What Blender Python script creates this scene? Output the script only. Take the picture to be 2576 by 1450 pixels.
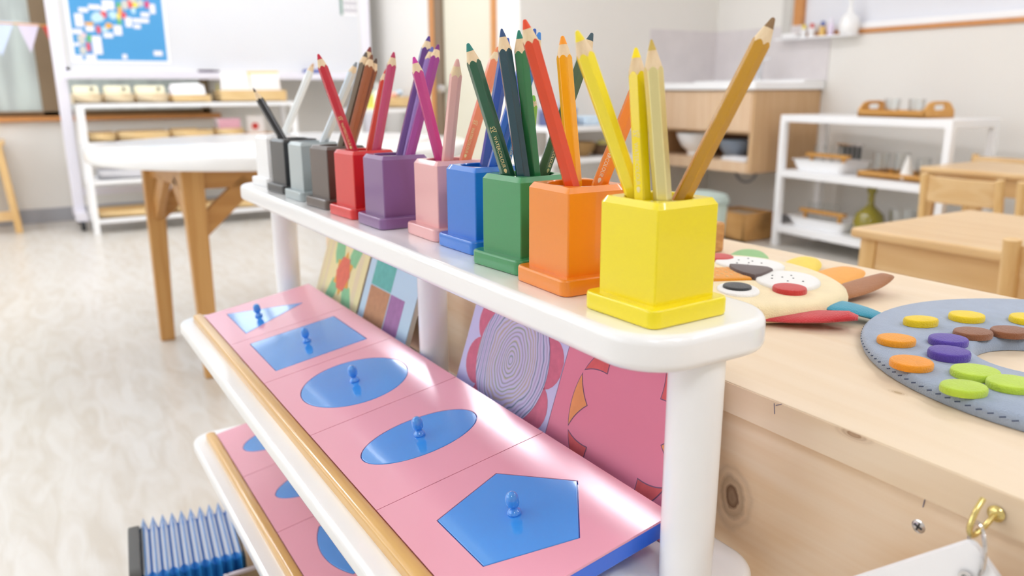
import bpy, bmesh, math, random
from math import sin, cos, pi, radians, sqrt, atan2
from mathutils import Vector, Matrix

random.seed(7)
for o in list(bpy.data.objects):
    bpy.data.objects.remove(o, do_unlink=True)
SC = bpy.context.scene
COL = SC.collection

# ------------------------------------------------------------------ camera
YAW, PITCH, ROLL = radians(32.032), radians(14.205), radians(-0.258)
cam_d = bpy.data.cameras.new('camera')
cam = bpy.data.objects.new('camera', cam_d)
COL.objects.link(cam)
SC.camera = cam
_h = Vector((sin(YAW), cos(YAW), 0)); _r = Vector((cos(YAW), -sin(YAW), 0)); _z = Vector((0, 0, 1))
_f = cos(PITCH) * _h - sin(PITCH) * _z
_u = sin(PITCH) * _h + cos(PITCH) * _z
_R = cos(ROLL) * _r + sin(ROLL) * _u
_U = -sin(ROLL) * _r + cos(ROLL) * _u
_m = Matrix((_R, _U, -_f)).transposed().to_4x4()
_m.translation = Vector((-0.174, -0.3118, 0.78))
cam.matrix_world = _m
cam_d.sensor_width = 36.0
cam_d.lens = 36.0 * 1968.22 / 2576.0
cam_d.clip_start = 0.02
cam_d.clip_end = 60
cam_d.dof.use_dof = True
cam_d.dof.focus_distance = 0.53
cam_d.dof.aperture_fstop = 7.0

# ------------------------------------------------------------------ world, exposure
W = bpy.data.worlds.new('daylight')
SC.world = W
W.use_nodes = True
_bg = W.node_tree.nodes['Background']
_bg.inputs['Color'].default_value = (0.90, 0.95, 1.0, 1)
_bg.inputs['Strength'].default_value = 3.2
SC.view_settings.view_transform = 'Standard'
SC.view_settings.look = 'None'
SC.view_settings.gamma = 1.0
SC.view_settings.use_curve_mapping = False
SC.view_settings.exposure = 0.02
SC.cycles.use_denoising = True
SC.cycles.max_bounces = 10
SC.cycles.diffuse_bounces = 6
SC.cycles.glossy_bounces = 5
SC.cycles.transmission_bounces = 8
SC.cycles.transparent_max_bounces = 8
SC.cycles.sample_clamp_indirect = 6.0
SC.cycles.caustics_reflective = False
SC.cycles.caustics_refractive = False
CEIL_LIGHT = 20.0     # emission of the ceiling light diffusers

# ------------------------------------------------------------------ materials
def lin(c):
    if isinstance(c, str):
        c = c.lstrip('#'); c = [int(c[i:i + 2], 16) / 255 for i in (0, 2, 4)]
    return tuple((v / 12.92 if v <= 0.04045 else ((v + 0.055) / 1.055) ** 2.4) for v in c)

MATS = {}
def mat(name, color, rough=0.5, metal=0.0, coat=0.0, trans=0.0, emit=None, spec=0.5, bump=0.0, bscale=200, sheen=0.0, vary=0.0, vscale=20, crough=.06):
    if name in MATS: return MATS[name]
    m = bpy.data.materials.new(name); m.use_nodes = True
    nt = m.node_tree; b = nt.nodes['Principled BSDF']
    c = lin(color)
    b.inputs['Base Color'].default_value = (*c, 1)
    b.inputs['Roughness'].default_value = rough
    b.inputs['Metallic'].default_value = metal
    b.inputs['Coat Weight'].default_value = coat
    b.inputs['Coat Roughness'].default_value = crough
    b.inputs['Specular IOR Level'].default_value = spec
    b.inputs['Transmission Weight'].default_value = trans
    if sheen:
        b.inputs['Sheen Weight'].default_value = sheen
    if emit:
        b.inputs['Emission Color'].default_value = (*lin(emit[0]), 1)
        b.inputs['Emission Strength'].default_value = emit[1]
    if bump or vary:
        tc = nt.nodes.new('ShaderNodeTexCoord')
        if bump:
            n = nt.nodes.new('ShaderNodeTexNoise'); n.inputs['Scale'].default_value = bscale; n.inputs['Detail'].default_value = 4
            nt.links.new(tc.outputs['Object'], n.inputs['Vector'])
            bp = nt.nodes.new('ShaderNodeBump'); bp.inputs['Strength'].default_value = bump; bp.inputs['Distance'].default_value = 0.002
            nt.links.new(n.outputs['Fac'], bp.inputs['Height']); nt.links.new(bp.outputs['Normal'], b.inputs['Normal'])
        if vary:
            n = nt.nodes.new('ShaderNodeTexNoise'); n.inputs['Scale'].default_value = vscale; n.inputs['Detail'].default_value = 5
            nt.links.new(tc.outputs['Object'], n.inputs['Vector'])
            mx = nt.nodes.new('ShaderNodeMix'); mx.data_type = 'RGBA'
            mx.inputs['A'].default_value = (*[max(0, v * (1 - vary)) for v in c], 1)
            mx.inputs['B'].default_value = (*[min(1, v * (1 + vary)) for v in c], 1)
            nt.links.new(n.outputs['Fac'], mx.inputs['Factor']); nt.links.new(mx.outputs['Result'], b.inputs['Base Color'])
    MATS[name] = m
    return m

def wood(name, c1, c2, axis='y', scale=1.0, rough=0.45, knots=(), coat=0.0, stretch=14.0, fine=0.5, stains=()):
    """grain running along AXIS in the object's own coordinates; KNOTS are (point, radius) in those coordinates"""
    if name in MATS: return MATS[name]
    m = bpy.data.materials.new(name); m.use_nodes = True
    nt = m.node_tree; N = nt.nodes; L = nt.links; b = N['Principled BSDF']
    b.inputs['Roughness'].default_value = rough; b.inputs['Coat Weight'].default_value = coat; b.inputs['Coat Roughness'].default_value = .1
    tc = N.new('ShaderNodeTexCoord'); vec = tc.outputs['Object']
    mp = N.new('ShaderNodeMapping')
    s = [12 * scale] * 3; s['xyz'.index(axis)] = 12 * scale / stretch
    mp.inputs['Scale'].default_value = s
    L.new(vec, mp.inputs['Vector'])
    n1 = N.new('ShaderNodeTexNoise'); n1.inputs['Scale'].default_value = 1.0; n1.inputs['Detail'].default_value = 3; n1.inputs['Distortion'].default_value = .6
    L.new(mp.outputs['Vector'], n1.inputs['Vector'])
    # growth bands
    mul = N.new('ShaderNodeMath'); mul.operation = 'MULTIPLY'; mul.inputs[1].default_value = 34.0
    L.new(n1.outputs['Fac'], mul.inputs[0])
    sn = N.new('ShaderNodeMath'); sn.operation = 'SINE'; L.new(mul.outputs[0], sn.inputs[0])
    mr = N.new('ShaderNodeMapRange'); mr.inputs['From Min'].default_value = -1; mr.inputs['From Max'].default_value = 1
    L.new(sn.outputs[0], mr.inputs['Value'])
    mp2 = N.new('ShaderNodeMapping'); s2 = [260 * scale] * 3; s2['xyz'.index(axis)] = 6 * scale
    mp2.inputs['Scale'].default_value = s2; L.new(vec, mp2.inputs['Vector'])
    n2 = N.new('ShaderNodeTexNoise'); n2.inputs['Scale'].default_value = 1; n2.inputs['Detail'].default_value = 2
    L.new(mp2.outputs['Vector'], n2.inputs['Vector'])
    mixf = N.new('ShaderNodeMix'); mixf.inputs['Factor'].default_value = fine
    L.new(mr.outputs['Result'], mixf.inputs['A']); L.new(n2.outputs['Fac'], mixf.inputs['B'])
    cr = N.new('ShaderNodeMix'); cr.data_type = 'RGBA'
    cr.inputs['A'].default_value = (*lin(c1), 1); cr.inputs['B'].default_value = (*lin(c2), 1)
    L.new(mixf.outputs['Result'], cr.inputs['Factor'])
    out = cr.outputs['Result']
    for (pt, rad, dark, stretchv) in list(knots) + list(stains):
        vs = N.new('ShaderNodeVectorMath'); vs.operation = 'SUBTRACT'; vs.inputs[1].default_value = pt; L.new(vec, vs.inputs[0])
        vm = N.new('ShaderNodeVectorMath'); vm.operation = 'MULTIPLY'; vm.inputs[1].default_value = stretchv; L.new(vs.outputs[0], vm.inputs[0])
        ln = N.new('ShaderNodeVectorMath'); ln.operation = 'LENGTH'; L.new(vm.outputs[0], ln.inputs[0])
        nn = N.new('ShaderNodeTexNoise'); nn.inputs['Scale'].default_value = 60; nn.inputs['Detail'].default_value = 4; L.new(vec, nn.inputs['Vector'])
        ad = N.new('ShaderNodeMath'); ad.operation = 'MULTIPLY_ADD'; ad.inputs[1].default_value = rad * .9; L.new(nn.outputs['Fac'], ad.inputs[0]); L.new(ln.outputs['Value'], ad.inputs[2])
        ramp = N.new('ShaderNodeValToRGB')
        mrr = N.new('ShaderNodeMapRange'); mrr.inputs['From Min'].default_value = rad * .35; mrr.inputs['From Max'].default_value = rad * 3.2
        L.new(ad.outputs[0], mrr.inputs['Value']); L.new(mrr.outputs['Result'], ramp.inputs['Fac'])
        e = ramp.color_ramp.elements
        e[0].position = 0; e[0].color = (.9, .9, .9, 1)
        e[1].position = 1; e[1].color = (0, 0, 0, 1)
        for p_, v_ in ((.18, .75), (.27, .95), (.34, .35), (.45, .5), (.55, .12), (.68, .22), (.8, .05)):
            q = ramp.color_ramp.elements.new(p_); q.color = (v_, v_, v_, 1)
        mk = N.new('ShaderNodeMix'); mk.data_type = 'RGBA'
        L.new(ramp.outputs['Color'], mk.inputs['Factor']); L.new(out, mk.inputs['A']); mk.inputs['B'].default_value = (*lin(dark), 1)
        out = mk.outputs['Result']
    L.new(out, b.inputs['Base Color'])
    MATS[name] = m
    return m

# ------------------------------------------------------------------ mesh builder
def rotm(rx=0, ry=0, rz=0):
    return Matrix.Rotation(rz, 3, 'Z') @ Matrix.Rotation(ry, 3, 'Y') @ Matrix.Rotation(rx, 3, 'X')

class MB:
    def __init__(s): s.v = []; s.f = []; s.m = []
    def add(s, vs, fs, m=0):
        k = len(s.v); s.v += [tuple(v) for v in vs]
        for f in fs: s.f.append(tuple(i + k for i in f)); s.m.append(m)
        return s
    def box(s, c, d, R=None, m=0, taper=1.0):
        c = Vector(c); x, y, z = d[0] / 2, d[1] / 2, d[2] / 2
        P = []
        for sz in (-1, 1):
            t = taper if sz < 0 else 1.0
            for sx, sy in ((-1, -1), (1, -1), (1, 1), (-1, 1)): P.append(Vector((sx * x * t, sy * y * t, sz * z)))
        if R: P = [R @ p for p in P]
        return s.add([c + p for p in P], [(3, 2, 1, 0), (4, 5, 6, 7), (0, 1, 5, 4), (1, 2, 6, 5), (2, 3, 7, 6), (3, 0, 4, 7)], m)
    def lohi(s, lo, hi, m=0):
        return s.box([(a + b) / 2 for a, b in zip(lo, hi)], [b - a for a, b in zip(lo, hi)], None, m)
    def prism(s, poly, z0, z1, m=0, fn=None, cap=True, m_top=None):
        n = len(poly); f = fn or (lambda x, y, z: (x, y, z))
        vs = [f(x, y, z0) for x, y in poly] + [f(x, y, z1) for x, y in poly]
        s.add(vs, [(i, (i + 1) % n, n + (i + 1) % n, n + i) for i in range(n)], m)
        if cap:
            k = len(s.v) - 2 * n
            s.f.append(tuple(range(k + n - 1, k - 1, -1))); s.m.append(m)
            s.f.append(tuple(range(k + n, k + 2 * n))); s.m.append(m if m_top is None else m_top)
        return s
    def rings(s, rings, m=0, cap0=True, cap1=True, closed=False):
        n = len(rings[0]); k = len(s.v)
        for r in rings: s.v += [tuple(p) for p in r]
        R = len(rings)
        for a in range(R if closed else R - 1):
            b = (a + 1) % R
            for i in range(n):
                j = (i + 1) % n
                s.f.append((k + a * n + i, k + a * n + j, k + b * n + j, k + b * n + i)); s.m.append(m)
        if not closed:
            if cap0: s.f.append(tuple(range(k + n - 1, k - 1, -1))); s.m.append(m)
            if cap1: s.f.append(tuple(range(k + (R - 1) * n, k + R * n))); s.m.append(m)
        return s
    def lathe(s, prof, n=24, c=(0, 0, 0), m=0, R=None, cap0=True, cap1=True):
        c = Vector(c); rs = []
        for r, z in prof:
            ring = [Vector((max(r, 1e-5) * cos(2 * pi * i / n), max(r, 1e-5) * sin(2 * pi * i / n), z)) for i in range(n)]
            rs.append([c + (R @ p if R else p) for p in ring])
        return s.rings(rs, m, cap0, cap1)
    def tube(s, path, r, n=10, m=0, closed=False):
        P = [Vector(p) for p in path]; N = len(P); rs = []
        up = Vector((0, 0, 1)); prev = None
        for i, p in enumerate(P):
            if closed: t = P[(i + 1) % N] - P[i - 1]
            else: t = P[min(i + 1, N - 1)] - P[max(i - 1, 0)]
            t.normalize()
            if prev is None:
                a = t.cross(up) if abs(t.dot(up)) < .95 else t.cross(Vector((1, 0, 0)))
            else:
                a = prev - t * prev.dot(t)
            a.normalize(); prev = a; b = t.cross(a)
            rr = r[i] if isinstance(r, (list, tuple)) else r
            rs.append([p + a * (rr * cos(2 * pi * k / n)) + b * (rr * sin(2 * pi * k / n)) for k in range(n)])
        return s.rings(rs, m, True, True, closed)
    def bar(s, a, b, w, d, m=0, up=(0, 0, 1), w1=None, d1=None):
        """a straight bar of section w x d from a to b"""
        a = Vector(a); b = Vector(b); t = (b - a).normalized(); u = Vector(up)
        if abs(t.dot(u)) > .95: u = Vector((0, 1, 0))
        x = t.cross(u).normalized(); y = x.cross(t).normalized()
        w1 = w1 or w; d1 = d1 or d
        q = [p + x * (sx * ww / 2) + y * (sy * dd / 2) for p, ww, dd in ((a, w, d), (b, w1, d1)) for sx, sy in ((-1, -1), (1, -1), (1, 1), (-1, 1))]
        return s.add(q, [(3, 2, 1, 0), (4, 5, 6, 7), (0, 1, 5, 4), (1, 2, 6, 5), (2, 3, 7, 6), (3, 0, 4, 7)], m)
    def sphere(s, c, r, n=16, k=10, m=0, sc=(1, 1, 1), R=None):
        prof = [(r * sin(pi * i / k), -r * cos(pi * i / k)) for i in range(k + 1)]
        c = Vector(c); rs = []
        for rr, z in prof:
            ring = [Vector((max(rr, 1e-5) * cos(2 * pi * i / n) * sc[0], max(rr, 1e-5) * sin(2 * pi * i / n) * sc[1], z * sc[2])) for i in range(n)]
            rs.append([c + (R @ p if R else p) for p in ring])
        return s.rings(rs, m)
    def build(s, name, mats, parent=None, loc=(0, 0, 0), rot=(0, 0, 0), bevel=0.0, seg=3, ang=38, flat=False):
        me = bpy.data.meshes.new(name)
        me.from_pydata(s.v, [], s.f)
        if not isinstance(mats, (list, tuple)): mats = [mats]
        for q in mats: me.materials.append(q)
        me.polygons.foreach_set('material_index', s.m)
        bm = bmesh.new(); bm.from_mesh(me)
        bmesh.ops.remove_doubles(bm, verts=bm.verts, dist=1e-6)
        bmesh.ops.recalc_face_normals(bm, faces=bm.faces)
        bm.to_mesh(me); bm.free()
        if not flat:
            me.polygons.foreach_set('use_smooth', [True] * len(me.polygons))
            me.set_sharp_from_angle(angle=radians(ang))
        me.update()
        o = bpy.data.objects.new(name, me); COL.objects.link(o)
        o.location = loc; o.rotation_euler = rot
        if parent: o.parent = parent
        if bevel:
            b = o.modifiers.new('bevel', 'BEVEL'); b.width = bevel; b.segments = seg; b.limit_method = 'ANGLE'; b.angle_limit = radians(30)
            w = o.modifiers.new('wn', 'WEIGHTED_NORMAL'); w.keep_sharp = False; w.weight = 90
            me.set_sharp_from_angle(angle=radians(180))
        return o

def rrect(w, h, r, n=8, c=(0, 0)):
    P = []
    for cx, cy, a0 in ((w / 2 - r, h / 2 - r, 0), (-w / 2 + r, h / 2 - r, pi / 2), (-w / 2 + r, -h / 2 + r, pi), (w / 2 - r, -h / 2 + r, 1.5 * pi)):
        for i in range(n + 1):
            a = a0 + pi / 2 * i / n; P.append((c[0] + cx + r * cos(a), c[1] + cy + r * sin(a)))
    return P
def circ(r, n=48, c=(0, 0), a0=0, ry=None):
    return [(c[0] + r * cos(a0 + 2 * pi * i / n), c[1] + (ry or r) * sin(a0 + 2 * pi * i / n)) for i in range(n)]

def tag(o, label, cat, group=None):
    o['label'] = label; o['category'] = cat
    if group: o['group'] = group
    return o
def thing(name, label, cat, loc=(0, 0, 0), rz=0.0, group=None, rot=None):
    o = bpy.data.objects.new(name, None); COL.objects.link(o)
    o.empty_display_size = .05
    o.location = loc; o.rotation_euler = rot if rot else (0, 0, rz)
    return tag(o, label, cat, group)
def struct(name, mb, mats, **k):
    o = mb.build(name, mats, **k); o['kind'] = 'structure'; return o
def stag(o): o['kind'] = 'structure'; return o

# common materials
M_WALL = mat('wall_paint', '#e7e4de', .75, bump=.05, bscale=300)
M_WALL_SHADE = M_WALL
M_CEIL = mat('ceiling_board', '#f2f1ee', .8)
M_WHITE = mat('white_lacquer', '#f6f6f6', .28, coat=.5)
M_WHITE_METAL = mat('white_metal', '#f4f4f5', .35)
M_LAV_METAL = mat('pale_lavender_metal', '#eceaf4', .4)
M_BOARD = mat('whiteboard_enamel', '#dfe1e5', .18)
M_PINK = mat('pink_enamel', '#eba4b6', .26, coat=.5, crough=.13, bump=.02, bscale=900)
M_BLUE = mat('blue_enamel', '#3f96ea', .12, coat=1.0, bump=.015, bscale=900)
M_BLUE_EDGE = mat('deep_blue_enamel', '#2868dc', .25, coat=.6)
M_STRIP = wood('varnished_strip_wood', '#e2b566', '#cf9a48', 'y', 1.2, .28, coat=.6)
M_PINE = wood('pale_pine', '#ecd9bf', '#e5ceae', 'y', .9, .5, stretch=10, fine=.55,
              stains=(((0.262, -0.058, 0.6), .0028, '#b79a72', (1.6, .9, 1)), ((.33, -.28, .6), .012, '#e2bd7c', (1, .7, 1))))
M_PINE_FRONT = wood('pine_front', '#f4dfc4', '#e6c49a', 'y', 1.0, .5, stretch=6, fine=.5,
                    knots=(((0.19, 0.004, 0.521), .0098, '#6f4c34', (1, 1.2, .85)),))
M_PINE_EDGE = wood('pine_edge', '#f3dfc4', '#ead0ae', 'y', 1.2, .5, stretch=8, fine=.5, stains=(((0.19, -.079, .5985), .0018, '#a5805f', (1, .3, 1)),))
M_BEECH = wood('beech_wood', '#cfa062', '#b98442', 'z', 1.3, .4, coat=.2)
M_BEECH_H = wood('beech_wood_level', '#c59252', '#b07a3c', 'x', 1.3, .4, coat=.2)
M_DESK = wood('desk_wood', '#e0bf8c', '#d0a66c', 'y', .9, .38, coat=.25)
M_DESK_V = wood('desk_leg_wood', '#e3c088', '#cfa566', 'z', 1.2, .4)
M_CRATE = wood('crate_wood', '#e6c995', '#dab67c', 'x', 1.5, .5)
M_CRATE_PALE = wood('pale_crate_wood', '#eedcbb', '#e7cfa6', 'x', 1.5, .5)
M_TRAY_WOOD = wood('tray_wood', '#dca75c', '#cd9140', 'y', 1.5, .4)
M_SINK_WOOD = wood('sink_cabinet_wood', '#e2c6a6', '#d6b48f', 'z', 1.3, .5, stretch=20)
M_SINK_SIDE = wood('sink_side_wood', '#d3b086', '#c7a074', 'z', 1.3, .5, stretch=20)
def glass_mat():
    m = bpy.data.materials.new('clear_glass'); m.use_nodes = True
    nt = m.node_tree; N = nt.nodes; L = nt.links
    lw = N.new('ShaderNodeLayerWeight'); lw.inputs['Blend'].default_value = .35
    mr = N.new('ShaderNodeMapRange'); mr.inputs['To Min'].default_value = .06; mr.inputs['To Max'].default_value = .75; L.new(lw.outputs['Facing'], mr.inputs['Value'])
    tr = N.new('ShaderNodeBsdfTransparent'); tr.inputs['Color'].default_value = (.97, .98, .98, 1)
    gl = N.new('ShaderNodeBsdfGlossy'); gl.inputs['Roughness'].default_value = .03
    mx = N.new('ShaderNodeMixShader'); L.new(mr.outputs['Result'], mx.inputs[0]); L.new(tr.outputs[0], mx.inputs[1]); L.new(gl.outputs[0], mx.inputs[2])
    L.new(mx.outputs[0], N['Material Output'].inputs['Surface'])
    return m
M_GLASS = glass_mat()
M_CHROME = mat('chrome', '#d8dade', .12, metal=1.0)
M_BRASS = mat('brass', '#e4d08a', .2, metal=1.0)
M_STEEL = mat('nickel', '#d9d6d6', .14, metal=1.0)
M_TAN = mat('trim_orange_wood', '#c98a4e', .45, vary=.12, vscale=30)
M_BROWN_FRAME = mat('brown_frame', '#8d775c', .5)
M_PAPER = mat('white_paper', '#f6f5f6', .6)
M_BLACK = mat('black_plastic', '#26282c', .5)
M_GREY_SKIRT = mat('grey_skirting', '#a4a5aa', .5)

# ------------------------------------------------------------------ room
X0, X1, Y0, Y1, ZC = -2.3, 3.5, -2.8, 5.28, 2.5
NY, NX = 3.22, 2.09      # the sink corner projects into the room: its wall faces the camera at y = NY from x = NX
FLOOR_LINE = 2.88
def floor_mat():
    m = bpy.data.materials.new('vinyl_floor'); m.use_nodes = True
    nt = m.node_tree; N = nt.nodes; L = nt.links; b = N['Principled BSDF']
    b.inputs['Roughness'].default_value = .32; b.inputs['Coat Weight'].default_value = .25; b.inputs['Coat Roughness'].default_value = .25
    tc = N.new('ShaderNodeTexCoord')
    mp = N.new('ShaderNodeMapping'); mp.inputs['Scale'].default_value = (9, 2.0, 1); mp.inputs['Rotation'].default_value = (0, 0, radians(-28)); L.new(tc.outputs['Object'], mp.inputs['Vector'])
    n = N.new('ShaderNodeTexNoise'); n.inputs['Scale'].default_value = 2.2; n.inputs['Detail'].default_value = 6; n.inputs['Distortion'].default_value = 1.4
    L.new(mp.outputs['Vector'], n.inputs['Vector'])
    r = N.new('ShaderNodeValToRGB'); L.new(n.outputs['Fac'], r.inputs['Fac'])
    e = r.color_ramp.elements
    e[0].position = .32; e[0].color = (*lin('#c9c1b4'), 1); e[1].position = .62; e[1].color = (*lin('#d6d2cb'), 1)
    br = N.new('ShaderNodeTexBrick'); br.inputs['Scale'].default_value = 1; br.inputs['Mortar Size'].default_value = .002; br.inputs['Brick Width'].default_value = 40; br.inputs['Row Height'].default_value = 6.0; br.offset = 0
    br.inputs['Color1'].default_value = (0, 0, 0, 1); br.inputs['Color2'].default_value = (0, 0, 0, 1); br.inputs['Mortar'].default_value = (.7, .7, .7, 1)
    mb_ = N.new('ShaderNodeMapping'); mb_.inputs['Location'].default_value = (7, FLOOR_LINE, 0); L.new(tc.outputs['Object'], mb_.inputs['Vector'])
    L.new(mb_.outputs['Vector'], br.inputs['Vector'])
    mx = N.new('ShaderNodeMix'); mx.data_type = 'RGBA'; L.new(br.outputs['Color'], mx.inputs['Factor']); L.new(r.outputs['Color'], mx.inputs['A']); mx.inputs['B'].default_value = (*lin('#f3efe9'), 1)
    L.new(mx.outputs['Result'], b.inputs['Base Color'])
    return m
struct('floor', MB().lohi((X0, Y0, -.06), (X1, Y1, 0)), floor_mat())
struct('ceiling', MB().lohi((X0, Y0, ZC), (X1, Y1, ZC + .06)), M_CEIL)

def wall_with_holes(mb, axis, pos, th, lo, hi, z0, z1, holes):
    """a wall in the plane AXIS=pos, thickness th outwards, spanning lo..hi; holes are (a0,a1,b0,b1)"""
    cuts = sorted({lo, hi} | {h[0] for h in holes} | {h[1] for h in holes})
    for a, b in zip(cuts, cuts[1:]):
        mid = (a + b) / 2
        spans = [(z0, z1)]
        for h in holes:
            if h[0] < mid < h[1]:
                new = []
                for s0, s1 in spans:
                    if h[2] > s0: new.append((s0, min(s1, h[2])))
                    if h[3] < s1: new.append((max(s0, h[3]), s1))
                spans = new
        for s0, s1 in spans:
            if axis == 'x': mb.lohi((min(pos, pos + th), a, s0), (max(pos, pos + th), b, s1))
            else: mb.lohi((a, min(pos, pos + th), s0), (b, max(pos, pos + th), s1))
    return mb
# back wall with a low wide window
WIN1 = (-1.7, .96, .64, 2.38)
struct('wall_back', wall_with_holes(MB(), 'y', Y1, .12, X0, NX, 0, ZC, [WIN1]), M_WALL)
struct('wall_left', wall_with_holes(MB(), 'x', X0, -.12, Y0, Y1 + .12, 0, ZC, [(.2, 2.2, .6, 2.2), (2.5, 5.0, .6, 2.2)]), M_WALL)
struct('wall_front', MB().lohi((X0, Y0 - .12, 0), (X1, Y0, ZC)), M_WALL)
WINR = (.2, 2.67, 1.05, 1.95)
struct('wall_right', wall_with_holes(MB(), 'x', X1, .12, Y0, NY, 0, ZC, [WINR]), M_WALL)
# the projecting sink corner: one wall facing the camera, one facing left with the door in it
struct('wall_sink', MB().lohi((NX, NY, 0), (X1 + .12, NY + .12, ZC)), M_WALL)
DOOR = (3.49, 4.085, 0, 2.0)
struct('wall_passage', wall_with_holes(MB(), 'x', NX, .12, NY + .12, Y1, 0, ZC, [DOOR]), M_WALL)
struct('baseboard_back', MB().lohi((X0, Y1 - .008, 0), (NX, Y1, .085)), M_GREY_SKIRT)
struct('baseboard_right', MB().lohi((X1 - .008, Y0, 0), (X1, NY, .085)), M_GREY_SKIRT)
struct('baseboard_sink', MB().lohi((NX, NY - .008, 0), (X1, NY, .085)), M_GREY_SKIRT)

# window 1, back wall: brown frame, milky panes, orange sill
w1 = thing('window_1', '', '', (0, 0, 0)); del w1['label'], w1['category']; stag(w1)
fr = MB()
a0, a1, b0, b1 = WIN1
yf = Y1 - .012
for s in ((a0, a0 + .05), (a1 - .05, a1), (.0, .1), (-.86, -.78)):
    fr.lohi((s[0], yf, b0), (s[1], yf + .05, b1))
fr.lohi((a0, yf, 1.86), (a1, yf + .05, 1.92)); fr.lohi((.46, yf, 1.9), (.5, yf + .05, b1)); fr.lohi((.72, yf, 1.9), (.75, yf + .05, b1)); fr.lohi((a0, yf, b0), (a1, yf + .05, b0 + .03)); fr.lohi((a0, yf, b1 - .05), (a1, yf + .05, b1))
stag(fr.build('window_frame', M_BROWN_FRAME, w1, bevel=.003))
stag(MB().lohi((a0 - .06, Y1 - .04, b0 - .03), (a1 + .06, Y1 + .03, b0)).build('window_sill', M_TAN, w1, bevel=.004))
def pane_mat():
    m = bpy.data.materials.new('milky_pane'); m.use_nodes = True
    nt = m.node_tree; N = nt.nodes; L = nt.links; b = N['Principled BSDF']
    tc = N.new('ShaderNodeTexCoord'); mp = N.new('ShaderNodeMapping'); mp.inputs['Scale'].default_value = (9, 1, 1.2); L.new(tc.outputs['Object'], mp.inputs['Vector'])
    n = N.new('ShaderNodeTexNoise'); n.inputs['Scale'].default_value = 1.6; n.inputs['Detail'].default_value = 3; L.new(mp.outputs['Vector'], n.inputs['Vector'])
    r = N.new('ShaderNodeValToRGB'); L.new(n.outputs['Fac'], r.inputs['Fac'])
    e = r.color_ramp.elements; e[0].position = .35; e[0].color = (*lin('#b2b4b3'), 1); e[1].position = .65; e[1].color = (*lin('#d2d8d4'), 1)
    L.new(r.outputs['Color'], b.inputs['Base Color']); b.inputs['Roughness'].default_value = .3
    tr = N.new('ShaderNodeBsdfTranslucent'); tr.inputs['Color'].default_value = (.75, .8, .77, 1)
    mx = N.new('ShaderNodeMixShader'); mx.inputs[0].default_value = .3
    L.new(b.outputs[0], mx.inputs[1]); L.new(tr.outputs[0], mx.inputs[2]); L.new(mx.outputs[0], N['Material Output'].inputs['Surface'])
    return m
M_PANE = pane_mat()
stag(MB().lohi((a0 + .04, Y1 + .01, b0 + .02), (a1 - .04, Y1 + .018, 1.88)).build('window_pane', M_PANE, w1))
stag(MB().lohi((a0 + .04, Y1 + .01, 1.9), (a1 - .04, Y1 + .014, b1 - .03)).build('window_glass', M_GLASS, w1))
# window 2, right wall
w2 = thing('window_2', '', ''); del w2['label'], w2['category']; stag(w2)
a0, a1, b0, b1 = WINR
fr = MB()
for s in ((a0, a0 + .05), (a1 - .055, a1)):
    fr.lohi((X1 + .0, s[0], b0), (X1 + .06, s[1], b1))
fr.lohi((X1, a0, b1 - .05), (X1 + .06, a1, b1))
stag(fr.build('window_frame', M_TAN, w2, bevel=.003))
stag(MB().lohi((X1 - .012, a0 - .05, b0 - .002), (X1 + .02, a1 - .05, b0 + .02)).build('window_sill', M_TAN, w2, bevel=.003))
stag(MB().lohi((X1 - .004, a0, b0 + .02), (X1 + .05, a1 - .05, b0 + .05)).build('window_rail', M_WHITE_METAL, w2, bevel=.003))
M_BLIND = mat('pale_blind', '#e3e4ea', .7)
stag(MB().lohi((X1 + .03, a0 + .03, b0 + .03), (X1 + .036, a1 - .055, b1 - .04)).build('window_blind', M_BLIND, w2))
stag(MB().lohi((X1 - .01, 2.675, b0 - .0), (X1 + .005, 2.735, 1.95)).build('window_jamb', mat('jamb_grey', '#c9c6c0', .6), w2))
# small white ledge under the window where the bottles stand
lg = MB().lohi((3.42, 2.24, 1.036), (3.5, 2.72, 1.045)).build('trim_1', M_WHITE_METAL, None, bevel=.002); stag(lg)
# windows 3 to 5 stand open to daylight: only their frames
def open_window(name, axis, pos, a, z):
    w = thing(name, '', ''); del w['label'], w['category']; stag(w)
    f = MB(); n = 3
    for i in range(n + 1):
        c = a[0] + (a[1] - a[0]) * i / n
        c = min(max(c, a[0] + .03), a[1] - .03)
        if axis == 'x': f.lohi((pos - .07, c - .03, z[0]), (pos - .02, c + .03, z[1]))
        else: f.lohi((c - .03, pos - .07, z[0]), (c + .03, pos - .02, z[1]))
    for zz in (z[0] + .025, (z[0] + z[1]) / 2, z[1] - .025):
        if axis == 'x': f.lohi((pos - .07, a[0], zz - .025), (pos - .02, a[1], zz + .025))
        else: f.lohi((a[0], pos - .07, zz - .025), (a[1], pos - .02, zz + .025))
    stag(f.build('window_frame', M_BROWN_FRAME, w))
open_window('window_3', 'x', X0, (.2, 2.2), (.6, 2.2))
open_window('window_4', 'x', X0, (2.5, 5.0), (.6, 2.2))
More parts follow.
